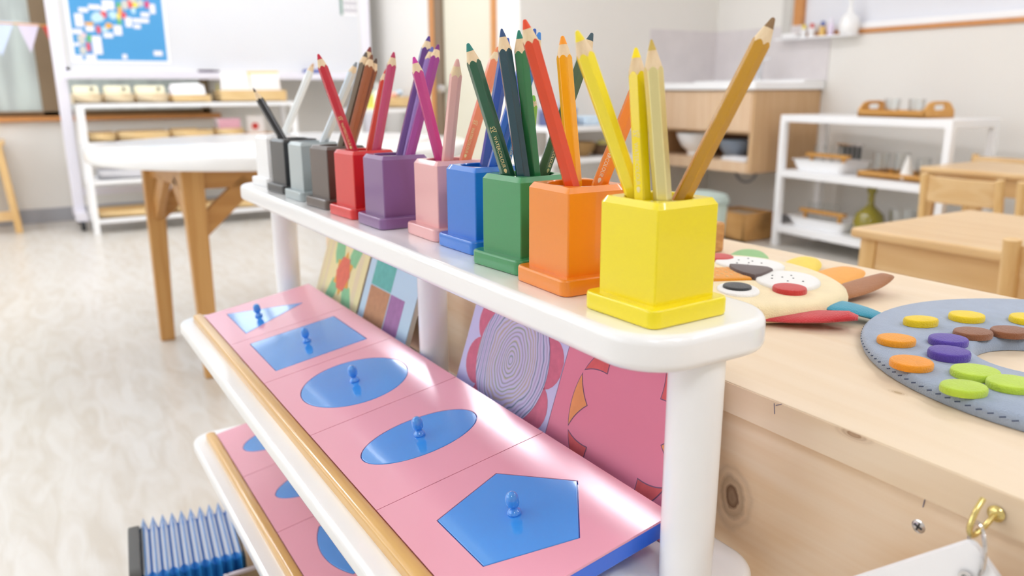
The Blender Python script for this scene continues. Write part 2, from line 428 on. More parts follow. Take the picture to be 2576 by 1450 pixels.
# door
d1 = thing('door_1', '', ''); del d1['label'], d1['category']; stag(d1)
stag(MB().lohi((NX + .01, 3.495, 0), (NX + .045, 4.08, 1.995)).build('door_leaf', mat('cream_door', '#dad5c1', .5), d1, bevel=.002))
fr = MB().lohi((NX - .015, 3.45, 0), (NX + .06, 3.492, 2.04)); fr.lohi((NX - .015, 4.175, 0), (NX + .06, 4.235, 2.04)); fr.lohi((NX - .015, 3.45, 2.0), (NX + .06, 4.235, 2.04))
stag(fr.build('door_frame', M_TAN, d1, bevel=.003))
stag(MB().lohi((NX - .008, 4.083, 0), (NX + .06, 4.176, 2.0)).build('door_jamb', mat('door_jamb_brown', '#7d6a55', .5), d1))
stag(MB().lathe([(.012, 0), (.012, .025), (.022, .032), (.028, .045), (.024, .06), (.008, .064)], 16, R=rotm(0, -pi / 2, 0)).build('door_knob', M_STEEL, d1, loc=(NX + .01, 4.04, .79)))

# ceiling lights: one row read from reflections, the others added to brighten the room
for i, (x, y) in enumerate([(-.9, -1.3), (.5, -1.3), (1.9, -1.3), (2.3, .3), (1.27, 1.9), (1.3, 2.95), (1.3, 4.0), (-.4, 3.4), (-.95, 4.4), (-1.5, 2.4)]):
    t = thing('ceiling_light', 'long white ceiling light panel with a bright diffuser', 'ceiling light', (x, y, ZC), 0, 'ceiling light panels')
    MB().box((0, 0, -.02), (.34, .78, .04)).build('housing', M_WHITE_METAL, t, bevel=.004)
    MB().box((0, 0, -.045), (.28, .70, .012)).build('diffuser', mat('light_diffuser', '#ffffff', .5, emit=('#f3f6ff', CEIL_LIGHT)), t)

# ------------------------------------------------------------------ the inset stand
YN, YF = -.042, .79
def board(mb, x0, x1, z0, z1, y0=YN, y1=YF, r=.034):
    mb.prism(rrect(x1 - x0, y1 - y0, r, 10, ((x0 + x1) / 2, (y0 + y1) / 2)), z0, z1)
    return mb
st = thing('inset_stand', 'white lacquered stand with two sloping inset shelves and a narrow top shelf of pencil holders', 'stand')
board(MB(), .072, .178, .6395, .66).build('top_shelf', M_WHITE, st, bevel=.0055, seg=4)
board(MB(), -.0285, .18, .4825, .4975, y1=.735, r=.03).build('inset_shelf', M_WHITE, st, bevel=.0042, seg=4)
board(MB(), -.0285, .18, .3205, .3355, y1=.735, r=.03).build('inset_shelf', M_WHITE, st, bevel=.0042, seg=4)
for (x, y, r) in ((.127, -.0215, .0155), (.155, .362, .0145), (.123, .748, .0165)):
    for z0, z1 in ((.487, .641), (.325, .468), (.029, .306)):
        pass
    MB().lathe([(r * 1.05, .0), (r * 1.05, .006), (r * .93, .012), (r * .95, .3), (r * .97, .47), (r, .55), (r, .642)], 40).build('post', M_WHITE, st, loc=(x, y, 0))
for z in (.4975, .3355):
    sb = MB()
    prof = [(-.0118, z - .001), (0, z - .001), (0, z + .0062)] + [(-.0059 + .0059 * cos(q), z + .0062 + .0026 * sin(q)) for q in [pi * k / 8 for k in range(1, 8)]] + [(-.0118, z + .0050)]
    sb.rings([[(x, y, zz) for x, zz in prof] for y in (-.012, .708)])
    sb.build('stop_strip', M_STRIP, st, ang=50)
    MB().lohi((.105, .05, z - .001), (.125, .66, z + .0125)).build('support_rail', M_WHITE, st, bevel=.002)

TILT = radians(9.765)
def shape(kind):
    c = (.067, .07)
    if kind == 'pentagon':
        return [(c[0] + .0505 * cos(a), c[1] + .0505 * sin(a)) for a in [atan2(.047, .0152) + 2 * pi * k / 5 for k in range(5)]]
    if kind == 'square': return [(.018, .021), (.1165, .021), (.1165, .1225), (.018, .1225)]
    if kind == 'triangle': return [(.0235, .117), (.0235, .0218), (.1065, .068)]
    if kind == 'circle': return circ(.0498, 72, c)
    if kind == 'ellipse': return [(c[0] + .0488 * cos(2 * pi * i / 72), c[1] - .001 + .0292 * sin(2 * pi * i / 72)) for i in range(72)]
    if kind == 'oval': return [(c[0] + .0478 * cos(a), c[1] + (.030 + .006 * cos(a)) * sin(a)) for a in [2 * pi * i / 72 for i in range(72)]]
    if kind == 'curved_triangle':
        V = [(c[0] + .055 * cos(a) - .002, c[1] + .055 * sin(a)) for a in (0, 2 * pi / 3, 4 * pi / 3)]
        P = []
        for i in range(3):
            o, a, b = V[(i + 2) % 3], V[i], V[(i + 1) % 3]
            A0 = atan2(a[1] - o[1], a[0] - o[0]); A1 = atan2(b[1] - o[1], b[0] - o[0]); d = (A1 - A0 + pi) % (2 * pi) - pi; R = sqrt((a[0] - o[0]) ** 2 + (a[1] - o[1]) ** 2)
            for k in range(18): P.append((o[0] + R * cos(A0 + d * k / 18), o[1] + R * sin(A0 + d * k / 18)))
        return P
def grow(P, d):
    cx = sum(p[0] for p in P) / len(P); cy = sum(p[1] for p in P) / len(P); out = []
    n = len(P)
    ar = sum(P[i][0] * P[(i + 1) % n][1] - P[(i + 1) % n][0] * P[i][1] for i in range(n))
    sg = 1 if ar > 0 else -1
    for i in range(n):
        a, b, c = P[i - 1], P[i], P[(i + 1) % n]
        n1 = Vector((b[1] - a[1], a[0] - b[0])).normalized() * sg; n2 = Vector((c[1] - b[1], b[0] - c[0])).normalized() * sg
        q = (n1 + n2); k = max(.3, 1 + n1.dot(n2)); q = q / k
        out.append((b[0] + q.x * d, b[1] + q.y * d))
    return out
def plate_with_hole(name, outer, hole, z0, z1, m, parent):
    bm = bmesh.new()
    def loop(P):
        vs = [bm.verts.new((x, y, z1)) for x, y in P]
        return vs, [bm.edges.new((vs[i], vs[(i + 1) % len(vs)])) for i in range(len(vs))]
    v1, e1 = loop(outer); v2, e2 = loop(hole)
    bmesh.ops.triangle_fill(bm, use_beauty=True, edges=e1 + e2, normal=(0, 0, 1))
    g = bmesh.ops.extrude_face_region(bm, geom=list(bm.faces))
    bmesh.ops.translate(bm, verts=[x for x in g['geom'] if isinstance(x, bmesh.types.BMVert)], vec=(0, 0, z0 - z1))
    bmesh.ops.recalc_face_normals(bm, faces=bm.faces)
    me = bpy.data.meshes.new(name); bm.to_mesh(me); bm.free(); me.materials.append(m)
    o = bpy.data.objects.new(name, me); COL.objects.link(o); o.parent = parent
    return o
KNOB = [(.0042, 0), (.0046, .0006), (.0045, .0018), (.0036, .0028), (.0027, .0036), (.0025, .0046), (.0029, .0055), (.0041, .0066), (.0044, .0080), (.0044, .0108), (.0041, .0128), (.0033, .0145), (.0019, .0156), (.0004, .0159)]
def inset_set(y0, z, kind, frame_label, inset_label, tier):
    f = thing('inset_tile', frame_label, 'inset frame', (.0, y0, z), group='pink inset frames on the %s shelf' % tier, rot=(0, -TILT, 0))
    P = shape(kind)
    outer = [(.0, .0004), (.138, .0004), (.138, .1396), (.0, .1396)]
    plate_with_hole('plate', outer, grow(P, .0007), -.0016, 0, M_PINK, f)
    prof = [(.0006, -.0017), (.0006, -.0066), (.033, -.0125), (.1378, -.0128), (.1378, -.0017)]
    MB().prism(prof, .0006, .1394, fn=lambda q, w, e: (q, e, w)).build('base', M_BLUE_EDGE, f, bevel=.0008)
    t = thing('metal_inset', inset_label, 'inset', (.0, y0, z), group='blue insets on the %s shelf' % tier, rot=(0, -TILT, 0))
    MB().prism(P, -.0015, .0002).build('plate', M_BLUE, t, bevel=.0005, seg=2)
    kc = {'triangle': (.0512, .069), 'square': (.067, .0716)}.get(kind, (.067, .07))
    MB().lathe(KNOB, 24).build('knob', M_BLUE, t, loc=(kc[0], kc[1], .0002))
upper = [('pentagon', 'nearest pink square frame on the upper shelf, around the pentagon', 'blue metal pentagon inset with a small knob'),
         ('ellipse', 'pink square frame around the narrow blue ellipse on the upper shelf', 'narrow blue metal ellipse inset lying beyond the pentagon'),
         ('circle', 'pink square frame around the round blue inset on the upper shelf', 'round blue metal inset between the ellipse and the square'),
         ('square', 'pink square frame around the blue square inset on the upper shelf', 'shiny blue metal square inset beside the triangle'),
         ('triangle', 'farthest pink square frame on the upper shelf, around the triangle', 'blue metal triangle inset at the far end of the upper shelf')]
for i, (k, a, b) in enumerate(upper): inset_set(.14 * i, .5052, k, a, b, 'upper')
lower = {
         2: ('curved_triangle', 'darker pink frame on the lower shelf around the curved triangle', 'blue curved triangle inset on the lower shelf'),
         3: ('oval', 'pink frame around the middle blue oval on the lower shelf', 'blue oval inset on the lower shelf, second from the far end'),
         4: ('ellipse', 'farthest pink frame on the lower shelf, its left edge by the wooden strip end', 'blue ellipse inset at the far end of the lower shelf')}
for i, (k, a, b) in lower.items(): inset_set(.14 * i, .3432, k, a, b, 'lower')

# ------------------------------------------------------------------ drawing booklets leaning behind the frames
LEAN = radians(18.3)
def mscribble():
    m = bpy.data.materials.new('spiral_scribble'); m.use_nodes = True
    nt = m.node_tree; N = nt.nodes; L = nt.links; b = N['Principled BSDF']; b.inputs['Roughness'].default_value = .7
    tc = N.new('ShaderNodeTexCoord')
    sub = N.new('ShaderNodeVectorMath'); sub.operation = 'SUBTRACT'; sub.inputs[1].default_value = (0, .0695, .0594); L.new(tc.outputs['Object'], sub.inputs[0])
    ns = N.new('ShaderNodeTexNoise'); ns.inputs['Scale'].default_value = 26; ns.inputs['Detail'].default_value = 2; L.new(tc.outputs['Object'], ns.inputs['Vector'])
    ml = N.new('ShaderNodeVectorMath'); ml.operation = 'MULTIPLY'; ml.inputs[1].default_value = (0, 1.12, .9); L.new(sub.outputs[0], ml.inputs[0])
    ln = N.new('ShaderNodeVectorMath'); ln.operation = 'LENGTH'; L.new(ml.outputs[0], ln.inputs[0])
    ma = N.new('ShaderNodeMath'); ma.operation = 'MULTIPLY_ADD'; ma.inputs[1].default_value = .017; L.new(ns.outputs['Fac'], ma.inputs[0]); L.new(ln.outputs['Value'], ma.inputs[2])
    mm = N.new('ShaderNodeMath'); mm.operation = 'MULTIPLY'; mm.inputs[1].default_value = 1700; L.new(ma.outputs[0], mm.inputs[0])
    si = N.new('ShaderNodeMath'); si.operation = 'SINE'; L.new(mm.outputs[0], si.inputs[0])
    mr = N.new('ShaderNodeMapRange'); mr.inputs['From Min'].default_value = -.3; mr.inputs['From Max'].default_value = .9; L.new(si.outputs[0], mr.inputs['Value'])
    n2 = N.new('ShaderNodeTexNoise'); n2.noise_dimensions = '1D'; n2.inputs['Scale'].default_value = 260; L.new(ma.outputs[0], n2.inputs['W'])
    rp = N.new('ShaderNodeValToRGB'); L.new(n2.outputs['Fac'], rp.inputs['Fac'])
    e = rp.color_ramp.elements; e[0].position = .3; e[0].color = (*lin('#7386a2'), 1); e[1].position = .7; e[1].color = (*lin('#b7a6cf'), 1)
    for p_, c_ in ((.4, '#8e8fc4'), (.48, '#8fa39c'), (.54, '#c9b79a'), (.6, '#a08ec2')):
        q = rp.color_ramp.elements.new(p_); q.color = (*lin(c_), 1)
    mx = N.new('ShaderNodeMix'); mx.data_type = 'RGBA'; L.new(mr.outputs['Result'], mx.inputs['Factor']); mx.inputs['A'].default_value = (*lin('#cbc4e4'), 1); L.new(rp.outputs['Color'], mx.inputs['B'])
    L.new(mx.outputs['Result'], b.inputs['Base Color'])
    return m
def crayon(name, c, v=.22):
    return mat(name, c, .75, vary=v, vscale=120)
def booklet(left, w, cover, label, draw, mats, h=.131):
    """cover faces the camera; a runs from the far (left) edge, z up the cover"""
    t = thing('drawing_booklet', label, 'booklet', (.1428, left - w, .4982), group='drawing booklets leaning behind the frames', rot=(0, LEAN, 0))
    MB().lohi((.0008, 0, 0), (.0062, w, h - .001)).build('pages', mat('page_edges', '#d8d2c4', .8), t)
    MB().lohi((0, 0, 0), (.0009, w + .0004, h)).build('cover', cover, t)
    mb = MB()
    def poly(pts, m, lift=1):
        x = -.00012 * lift
        mb.add([(x, min(w, max(.0002, w - a)), min(h - .0003, max(.0003, z - .010))) for a, z in pts], [tuple(range(len(pts)))], m)
    draw(poly)
    if mb.f: mb.build('drawing', mats, t, flat=True)
    return t
def arc(c, r, a0, a1, n=10): return [(c[0] + r * cos(radians(a0 + (a1 - a0) * i / n)), c[1] + r * sin(radians(a0 + (a1 - a0) * i / n))) for i in range(n + 1)]
def d_yellow(P):
    P([(.0, 0), (.012, 0), (.012, .14), (.0, .14)], 1)
    for a0, a1 in ((.016, .028), (.118, .132)): P([(a0, 0), (a1, 0), (a1, .14), (a0, .14)], 1)
    c = (.0785, .0672)
    P([(.028, .141), (.052, .141), (.066, .1), (.070, .088), (.064, .084), (.048, .075), (.038, .088)], 0, 2)
    P([(.135, .141), (.112, .141), (.094, .105), (.088, .092), (.095, .082), (.112, .08), (.124, .105)], 0, 2)
    P([(.03, 0), (.05, 0), (.069, .04), (.072, .048), (.064, .052), (.05, .058), (.038, .035)], 0, 2)
    P([(.135, 0), (.108, 0), (.095, .03), (.088, .045), (.096, .055), (.11, .054), (.128, .03)], 0, 2)
    for k in range(6):
        a = radians(60 * k + 30)
        P([(c[0] + .03 * cos(a), c[1] + .03 * sin(a)), (c[0] + .018 * cos(a + .6), c[1] + .018 * sin(a + .6)), (c[0] + .018 * cos(a - .6), c[1] + .018 * sin(a - .6))], 2, 3)
    P([(c[0] + .0235 * cos(radians(60 * k)), c[1] + .024 * sin(radians(60 * k))) for k in range(6)], 3, 4)
booklet(.7095, .1465, mat('yellow_cover', '#f4e9b0', .6), 'pale yellow drawing booklet with a red and orange star and green shapes', d_yellow,
        [crayon('green_crayon', '#93cf9d', .15), mat('tan_stripe', '#efe0b9', .7), crayon('orange_crayon', '#f2b455', .15), crayon('red_crayon', '#ea7d66', .18)])
def d_cyan(P):
    P([(.016, .0735), (.0725, .0735), (.0725, .1405), (.016, .1405)], 0)
    P([(.016, .006), (.0725, .006), (.0725, .0725), (.016, .0725)], 1)
    P([(.0745, .006), (.1115, .006), (.1115, .0725), (.0745, .0725)], 2)
booklet(.5565, .136, mat('light_blue_cover', '#c5e0f2', .6), 'light blue drawing booklet with teal, brown and purple rectangles', d_cyan,
        [crayon('teal_crayon', '#6fbfb4'), crayon('brown_crayon', '#c9946e'), crayon('purple_crayon', '#ad7cae')])
def d_lav(P):
    c = (.0775, .0694)
    for k in range(8):
        a = radians(45 * k + 15); q = (c[0] + .05 * cos(a), c[1] + .05 * sin(a))
        P([(min(.1465, max(0.0005, x)), min(.14, max(.0005, z))) for x, z in circ(.0215, 24, q)], 0, 1)
    P(circ(.0535, 64, c), 1, 3)
booklet(.304, .147, mat('lavender_cover', '#cbc7ee', .6), 'lavender drawing booklet with a big spiral scribble and red petals', d_lav,
        [crayon('petal_crayon', '#d4718b', .25), mscribble()])
def d_pink(P):
    c = (.0775, .067)
    for k in range(8):
        f = 45 * k
        if k % 4 in (1,): pass
        o = arc(c, .058, f - 20, f + 20, 10)
        cusp = (c[0] + .0405 * cos(radians(f)), c[1] + .0405 * sin(radians(f)))
        e0, e1 = o[0], o[-1]
        def bow(p, q, s):
            pts = []
            for i in range(1, 7):
                u = i / 7; mx_, my_ = p[0] + (q[0] - p[0]) * u, p[1] + (q[1] - p[1]) * u
                d = Vector((mx_ - c[0], my_ - c[1])).normalized(); b_ = s * .0025 * 4 * u * (1 - u)
                pts.append((mx_ + d.x * b_, my_ + d.y * b_))
            return pts
        cell = o + bow(e1, cusp, 1) + [cusp] + bow(cusp, e0, 1)
        g = [(c[0] + (x - c[0]), c[1] + (z - c[1])) for x, z in cell]
        P(grow(g, .0008), 2, 1)
        P(g, 0 if k % 2 else 1, 2)
booklet(.156, .140, mat('pink_cover', '#e5829d', .6), 'pink drawing booklet with an outlined flower of red and orange cells', d_pink,
        [crayon('cell_red_crayon', '#da6164', .2), crayon('cell_orange_crayon', '#ea9a62', .12), mat('pencil_outline', '#865a78', .7)])

# ------------------------------------------------------------------ pencil holders
def rsq(h, r, n=12):
    return rrect(2 * h, 2 * h, r, n // 3)
def sq_dir(h, n=64, r=.0012):
    """square outline sampled by angle, corners slightly rounded"""
    P = []
    for i in range(n):
        a = 2 * pi * i / n + pi / n * 0
        c, s = cos(a), sin(a); k = h / max(abs(c), abs(s)); x, y = c * k, s * k
        if abs(abs(x) - abs(y)) < 1e-9: x -= math.copysign(r * .29, x); y -= math.copysign(r * .29, y)
        P.append((x, y))
    return P
HOLDERS = {  # name: x, y, rotation, colour
    'yellow': (.117, .003, .034, '#f3df00'), 'orange': (.119, .079, -.027, '#ee8a1c'), 'green': (.123, .143, .08, '#3a9158'), 'blue': (.132, .216, .025, '#1273d4'),
    'pink': (.133, .278, -.007, '#eab0b0'), 'purple': (.118, .355, .012, '#80598e'), 'red': (.116, .425, .067, '#d81f20'), 'brown': (.116, .500, .083, '#564740'),
    'grey': (.115, .577, .029, '#a9b5b8'), 'black': (.116, .653, .089, '#26262a'), 'white': (.119, .737, .083, '#f4f4f5')}
def holder(col, x, y, rz, hexc):
    t = thing('pencil_holder', '%s wooden pencil holder block with a round hole on the white stand' % col, 'pencil holder', (x, y, .66), rz, 'square pencil holders along the top shelf')
    m = mat('%s_paint' % col, hexc, .34, coat=.6, bump=.03, bscale=500)
    MB().prism(rrect(.0575, .0575, .006, 5), .0, .0105).build('base', m, t, bevel=.0016, seg=2)
    h = .0222; R = .0186
    def outline(hh):
        P = []
        for k in range(4):
            q = k * pi / 2
            pts = [(hh, -hh + .0009)] + [(hh, t * hh) for t in (-.75, -.5, -.25, 0, .25, .5, .75)] + [(hh, hh - .0009), (hh - .0003, hh - .0003), (hh - .0009, hh)]
            P += [(x * cos(q) - y * sin(q), x * sin(q) + y * cos(q)) for x, y in pts]
        return P
    an = [atan2(q[1], q[0]) for q in outline(h)]; n = len(an)
    sq = lambda hh, z: [(px_, py_, z) for px_, py_ in outline(hh)]
    ci = lambda r, z: [(r * cos(q), r * sin(q), z) for q in an]
    mb = MB()
    mb.rings([sq(h, .0100), sq(h, .0608), sq(h - .0022, .0642), ci(R + .0005, .0642), ci(R, .0636), ci(R, .0165)])
    mb.build('body', m, t, ang=24)
    return t
for k, v in HOLDERS.items(): holder(k, *v)

# ------------------------------------------------------------------ pencils
M_WOODTIP = wood('cedar_tip', '#ecd6b2', '#d9b98c', 'z', 6, .6, stretch=12)
M_FOIL = mat('gold_foil', '#ead9a0', .35, metal=.6)
M_FOIL_PALE = mat('pale_foil', '#f6ead2', .4, metal=.2)
_lt = None
def lettering_mesh():
    """SV mark and WATERCOLOUR, running along +x from 0, letters about 3 mm high"""
    global _lt
    if _lt: return _lt
    vs, fs = [], []
    def txt(s, size, x0, sx=1.0, y0=0.0):
        cu = bpy.data.curves.new('t', 'FONT'); cu.body = s; cu.size = size; cu.extrude = 0; cu.resolution_u = 3
        ob = bpy.data.objects.new('t', cu); COL.objects.link(ob)
        bpy.context.view_layer.update()
        me = bpy.data.meshes.new_from_object(ob.evaluated_get(bpy.context.evaluated_depsgraph_get()))
        k = len(vs)
        vs.extend([(v.co.x * sx + x0, v.co.y + y0) for v in me.vertices]); fs.extend([tuple(i + k for i in p.vertices) for p in me.polygons])
        w = max(v.co.x for v in me.vertices) * sx
        bpy.data.objects.remove(ob); bpy.data.curves.remove(cu); bpy.data.meshes.remove(me)
        return x0 + w
    def rect(a, b, c, d):
        k = len(vs); vs.extend([(a, b), (c, b), (c, d), (a, d)]); fs.append((k, k + 1, k + 2, k + 3))
    e = txt('5V', .0040, 0, .9)
    rect(.0016, .0030, e + .0003, .0033); rect(.0004, -.0005, e, -.0002)
    e2 = txt('WATERCOLOUR', .0034, e + .0026, .86)
    k = len(vs)
    lf = [(e2 + .0022 + .0016 * cos(a), .0012 + .0010 * sin(a) * (1 - .3 * cos(a))) for a in [2 * pi * i / 16 for i in range(16)]]
    vs.extend(lf); fs.append(tuple(range(k, k + 16)))
    _lt = (vs, fs, e2 + .004)
    return _lt

def pencil(label, col, B, T, tipc=None, lead=None, d=.0100, text=None, face=None, group=None, blunt=1.7, cone=.0175, foil=None, met=0.0):
    B = Vector(B); T = Vector(T); ax = T - B; L = ax.length; ax.normalize()
    camp = Vector(_m.translation)
    tocam = camp - (B + T) / 2; tocam -= ax * tocam.dot(ax); tocam.normalize()
    side = ax.cross(tocam)        # to the right of the pencil as the camera sees it when upright
    R3 = Matrix((tocam, side, ax)).transposed()
    t = thing('colored_pencil', label, 'pencil', B, group=group, rot=R3.to_euler())
    off = radians(face if face is not None else random.uniform(0, 60))   # 0: an edge faces the camera; 30: a flat does
    N = 48; rc = d / 2
    def hexr(th):
        q = (th - off) % (pi / 3) - pi / 6
        r = rc * cos(pi / 6) / cos(q)
        return min(r, rc * .985)
    vt = L + .0022 * blunt                  # where the sharpening cone would end
    tana = rc / cone
    th = [2 * pi * i / N for i in range(N)]
    ring = lambda fr: [(fr(a)[0] * cos(a), fr(a)[0] * sin(a), fr(a)[1]) for a in th]
    paint = mat('%s_pencil_paint' % col[1:], col, .22 if not met else .32, coat=.5, metal=met)
    mb = MB().rings([ring(lambda a: (hexr(a) * .93, 0)), ring(lambda a: (hexr(a), .0006)), ring(lambda a: (hexr(a), vt - hexr(a) / tana))], cap1=False)
    barrel = mb.build('barrel', paint, t, ang=25)
    zl = L - .0052
    MB().rings([ring(lambda a: (hexr(a) * .999, vt - hexr(a) / tana - .0002)), ring(lambda a: (hexr(a) * .7, vt - hexr(a) * .7 / tana)), ring(lambda a: ((vt - zl) * tana, zl))], cap1=True).build('wood_tip', M_WOODTIP, t, ang=60)
    lm = mat('%s_lead' % (lead or col)[1:], lead or col, .6)
    r1 = (vt - L) * tana
    MB().rings([ring(lambda a: ((vt - zl) * tana * 1.01, zl - .0001)), ring(lambda a: (max(r1, .0006) * 1.05, L - .0006)), ring(lambda a: (max(r1, .0006) * .5, L))]).build('lead', lm, t, ang=60)
    if text is not None:
        vs, fs, le = lettering_mesh()
        fa = off + pi / 6 + round((radians(text) - off - pi / 6) / (pi / 3)) * (pi / 3)   # the flat nearest the wanted side
        ap = rc * cos(pi / 6) + .00008
        nrm = Vector((cos(fa), sin(fa), 0)); up = Vector((-sin(fa), cos(fa), 0))
        z0 = .0505 + le
        pts = [nrm * ap + up * (y - .0012) + Vector((0, 0, z0 - x)) for x, y in vs]
        MB().add(pts, fs).build('lettering', foil or M_FOIL, barrel, flat=True)
    return t
G = 'coloured pencils in the %s holder'
PEN = [
 ('yellow', 'pale lemon yellow pencil leaning left in the yellow holder', '#fbe83a', (.1274, .009, .677), (.0736, .0214, .8089), dict(face=12, lead='#f3de30')),
 ('yellow', 'bright yellow upright pencil with lettering in the yellow holder', '#fae000', (.1056, -.0024, .677), (.1019, .0087, .8008), dict(face=2, text=-30, blunt=1.5)),
 ('yellow', 'metallic pale gold pencil in the yellow holder', '#ece2a2', (.1151, -.0094, .677), (.0994, -.0056, .804), dict(face=26, text=60, lead='#c9ac50', blunt=1.0, met=.7)),
 ('yellow', 'long ochre pencil with a brown lead leaning right out of the yellow holder', '#c48f12', (.1099, .0081, .677), (.1495, -.0377, .8139), dict(face=18, lead='#8a6a45')),
 ('orange', 'vermilion red pencil leaning left in the orange holder', '#dd4a26', (.1228, .0671, .677), (.0788, .0779, .8186), dict(face=8, lead='#e24a22')),
 ('orange', 'yellow orange upright pencil in the orange holder', '#f6ae18', (.1279, .0871, .677), (.1201, .0986, .8122), dict(face=20, lead='#f59a18')),
 ('orange', 'orange pencil with lettering leaning right behind the yellow ones', '#f58a1e', (.1173, .0825, .677), (.147, .0512, .7925), dict(face=15, text=-15, foil=M_FOIL_PALE)),
 ('green', 'dark green pencil with gold lettering leaning left in the green holder', '#235c43', (.1221, .1398, .677), (.0865, .1579, .8099), dict(face=20, text=0, lead='#1f7a72')),
 ('green', 'dark teal pencil with a navy lead in the green holder', '#1f4654', (.1201, .1305, .677), (.1007, .1385, .8183), dict(face=10, lead='#2b4a7a', blunt=1.2)),
 ('green', 'mid green pencil in the green holder', '#2c7a48', (.1316, .1382, .677), (.1094, .1316, .8172), dict(face=5, lead='#1f7f6a', blunt=1.3)),
 ('green', 'short thin light green pencil in the green holder', '#8cc63f', (.1276, .1565, .677), (.1362, .1544, .7764), dict(d=.0068, lead='#7ac143', cone=.012)),
 ('green', 'olive green pencil leaning right in the green holder', '#4a6444', (.122, .1506, .677), (.1657, .1278, .8171), dict(face=8, text=35, lead='#3d5660', foil=M_FOIL)),
 ('blue', 'dark blue pencil nearest the left side of the blue holder', '#2450a8', (.129, .2265, .677), (.1609, .2277, .8193), dict(face=22, lead='#2b4fae')),
 ('blue', 'mid blue pencil between its neighbours in the blue holder', '#2a66c4', (.1235, .2165, .677), (.1492, .1724, .8221), dict(face=12, lead='#3560b8', met=.5)),
 ('blue', 'light blue pencil with lettering in the blue holder', '#4288c6', (.1333, .2158, .677), (.1666, .1923, .8215), dict(face=15, text=25, lead='#3f86d0', foil=M_FOIL, met=.5)),
 ('pink', 'magenta pencil leaning left in the pink holder', '#c23d86', (.1413, .2869, .677), (.114, .2993, .8069), dict(face=12, lead='#c9339a')),
 ('pink', 'pale pink pencil in the pink holder', '#e9b5ae', (.1293, .2858, .677), (.12, .2347, .8032), dict(face=25, lead='#e3b0a8')),
 ('pink', 'salmon pencil with gold lettering leaning right in the pink holder', '#ee8a62', (.1273, .27, .677), (.1796, .273, .8151), dict(face=20, text=0, lead='#e78a5e')),
 ('purple', 'dark purple pencil in the purple holder', '#643a86', (.1132, .3619, .677), (.1629, .3686, .8285), dict(face=14, lead='#4e2f86')),
 ('purple', 'reddish purple pencil on the right side of the purple holder', '#9c3a8e', (.1126, .3440, .677), (.1621, .3487, .8202), dict(face=10, lead='#7c2a78')),
 ('purple', 'lilac pencil between the other two in the purple holder', '#9a7cc2', (.1164, .3529, .677), (.1610, .3587, .8186), dict(face=10, lead='#5f66b0')),
 ('red', 'crimson pencil with lettering leaning left in the red holder', '#c21f34', (.115, .4127, .677), (.0802, .4378, .8138), dict(face=20, text=0, lead='#c8203c')),
 ('red', 'scarlet pencil, shorter than its neighbour, in the red holder', '#d83a28', (.1148, .4357, .677), (.1455, .4288, .8009), dict(face=12, lead='#cf2f35')),
 ('red', 'raspberry pink pencil in the red holder', '#c4446e', (.1175, .4241, .677), (.1428, .4038, .8155), dict(face=10, lead='#b8335c')),
 ('brown', 'grey brown pencil on the left of the brown holder', '#7d7262', (.1058, .5028, .677), (.1482, .4861, .8190), dict(lead='#5a504a')),
 ('brown', 'tallest dusky rose brown pencil in the brown holder', '#8e5a50', (.1160, .5127, .677), (.1553, .4926, .8245), dict(lead='#8a3a3a')),
 ('brown', 'copper brown pencil in the brown holder', '#9c562f', (.1118, .4946, .677), (.1507, .4771, .8163), dict(lead='#7c4a2f')),
 ('brown', 'shortest chestnut brown pencil in the brown holder', '#8a4a2c', (.1156, .5033, .677), (.1580, .4835, .8127), dict(lead='#5a4438')),
 ('grey', 'silver pencil in the grey holder', '#d6dde2', (.1063, .5818, .677), (.1578, .5395, .8108), dict(face=10, lead='#8c939a', met=.6)),
 ('black', 'black pencil leaning left in the black holder', '#26282c', (.1234, .6428, .677), (.0797, .6818, .7836), dict(face=25, lead='#1e2026', blunt=.4)),
 ('white', 'white pencil leaning right in the white holder', '#eef2f2', (.1068, .7403, .677), (.1781, .7474, .8157), dict(face=15, lead='#d9b08c')),
]
for h, lab, c, B, T, kw in PEN: pencil(lab, c, B, T, group=G % h, **kw)

# ------------------------------------------------------------------ long pine cabinet behind the stand
cb = thing('pine_cabinet', 'long pale pine cabinet along the back of the white stand, felt toys on top', 'cabinet')
MB().lohi((.19, -1.0, .579), (.557, .80, .60)).build('top_board', [M_PINE], cb, bevel=.0008, seg=2)
MB().lohi((.1925, -.99, .0), (.21, .785, .579)).build('front_board', M_PINE_FRONT, cb, bevel=.0008, seg=2)
MB().lohi((.53, -.99, .0), (.545, .785, .579)).build('back_board', M_PINE_FRONT, cb)
MB().lohi((.21, .765, 0), (.53, .785, .579)).build('side_board', M_PINE_EDGE, cb); MB().lohi((.21, -.99, 0), (.53, -.97, .579)).build('side_board', M_PINE_EDGE, cb)
MB().lohi((.1894, -.9995, .5797), (.1899, .7995, .5993)).build('edge_face', M_PINE_EDGE, cb)
sw = MB().lathe([(.0001, 0), (.0030, 0), (.0040, -.0006), (.0042, -.0016)], 20, R=rotm(0, -pi / 2, 0))
for a in (.3, .3 + pi / 2):
    sw.box((-.0001, 0, 0), (.0006, .0045, .0009), rotm(a, 0, 0), m=1)
sw.build('screw', [M_STEEL, mat('screw_slot', '#4b4a4c', .5)], cb, loc=(.1921, -.118, .562))
mk = MB()
for (y0, z0), (y1, z1) in (((-.0255, .598), (-.0265, .5915)), ((-.031, .5995), (-.0268, .5972)), ((-.1195, .5785), (-.1190, .5735))):
    xx = .1892 if z0 > .579 else .1922
    mk.bar((xx, y0, z0), (xx, y1, z1), .0004, .0002, up=(1, 0, 0))
mk.build('pencil_mark', mat('pencil_mark_grey', '#6f6a86', .7), cb)
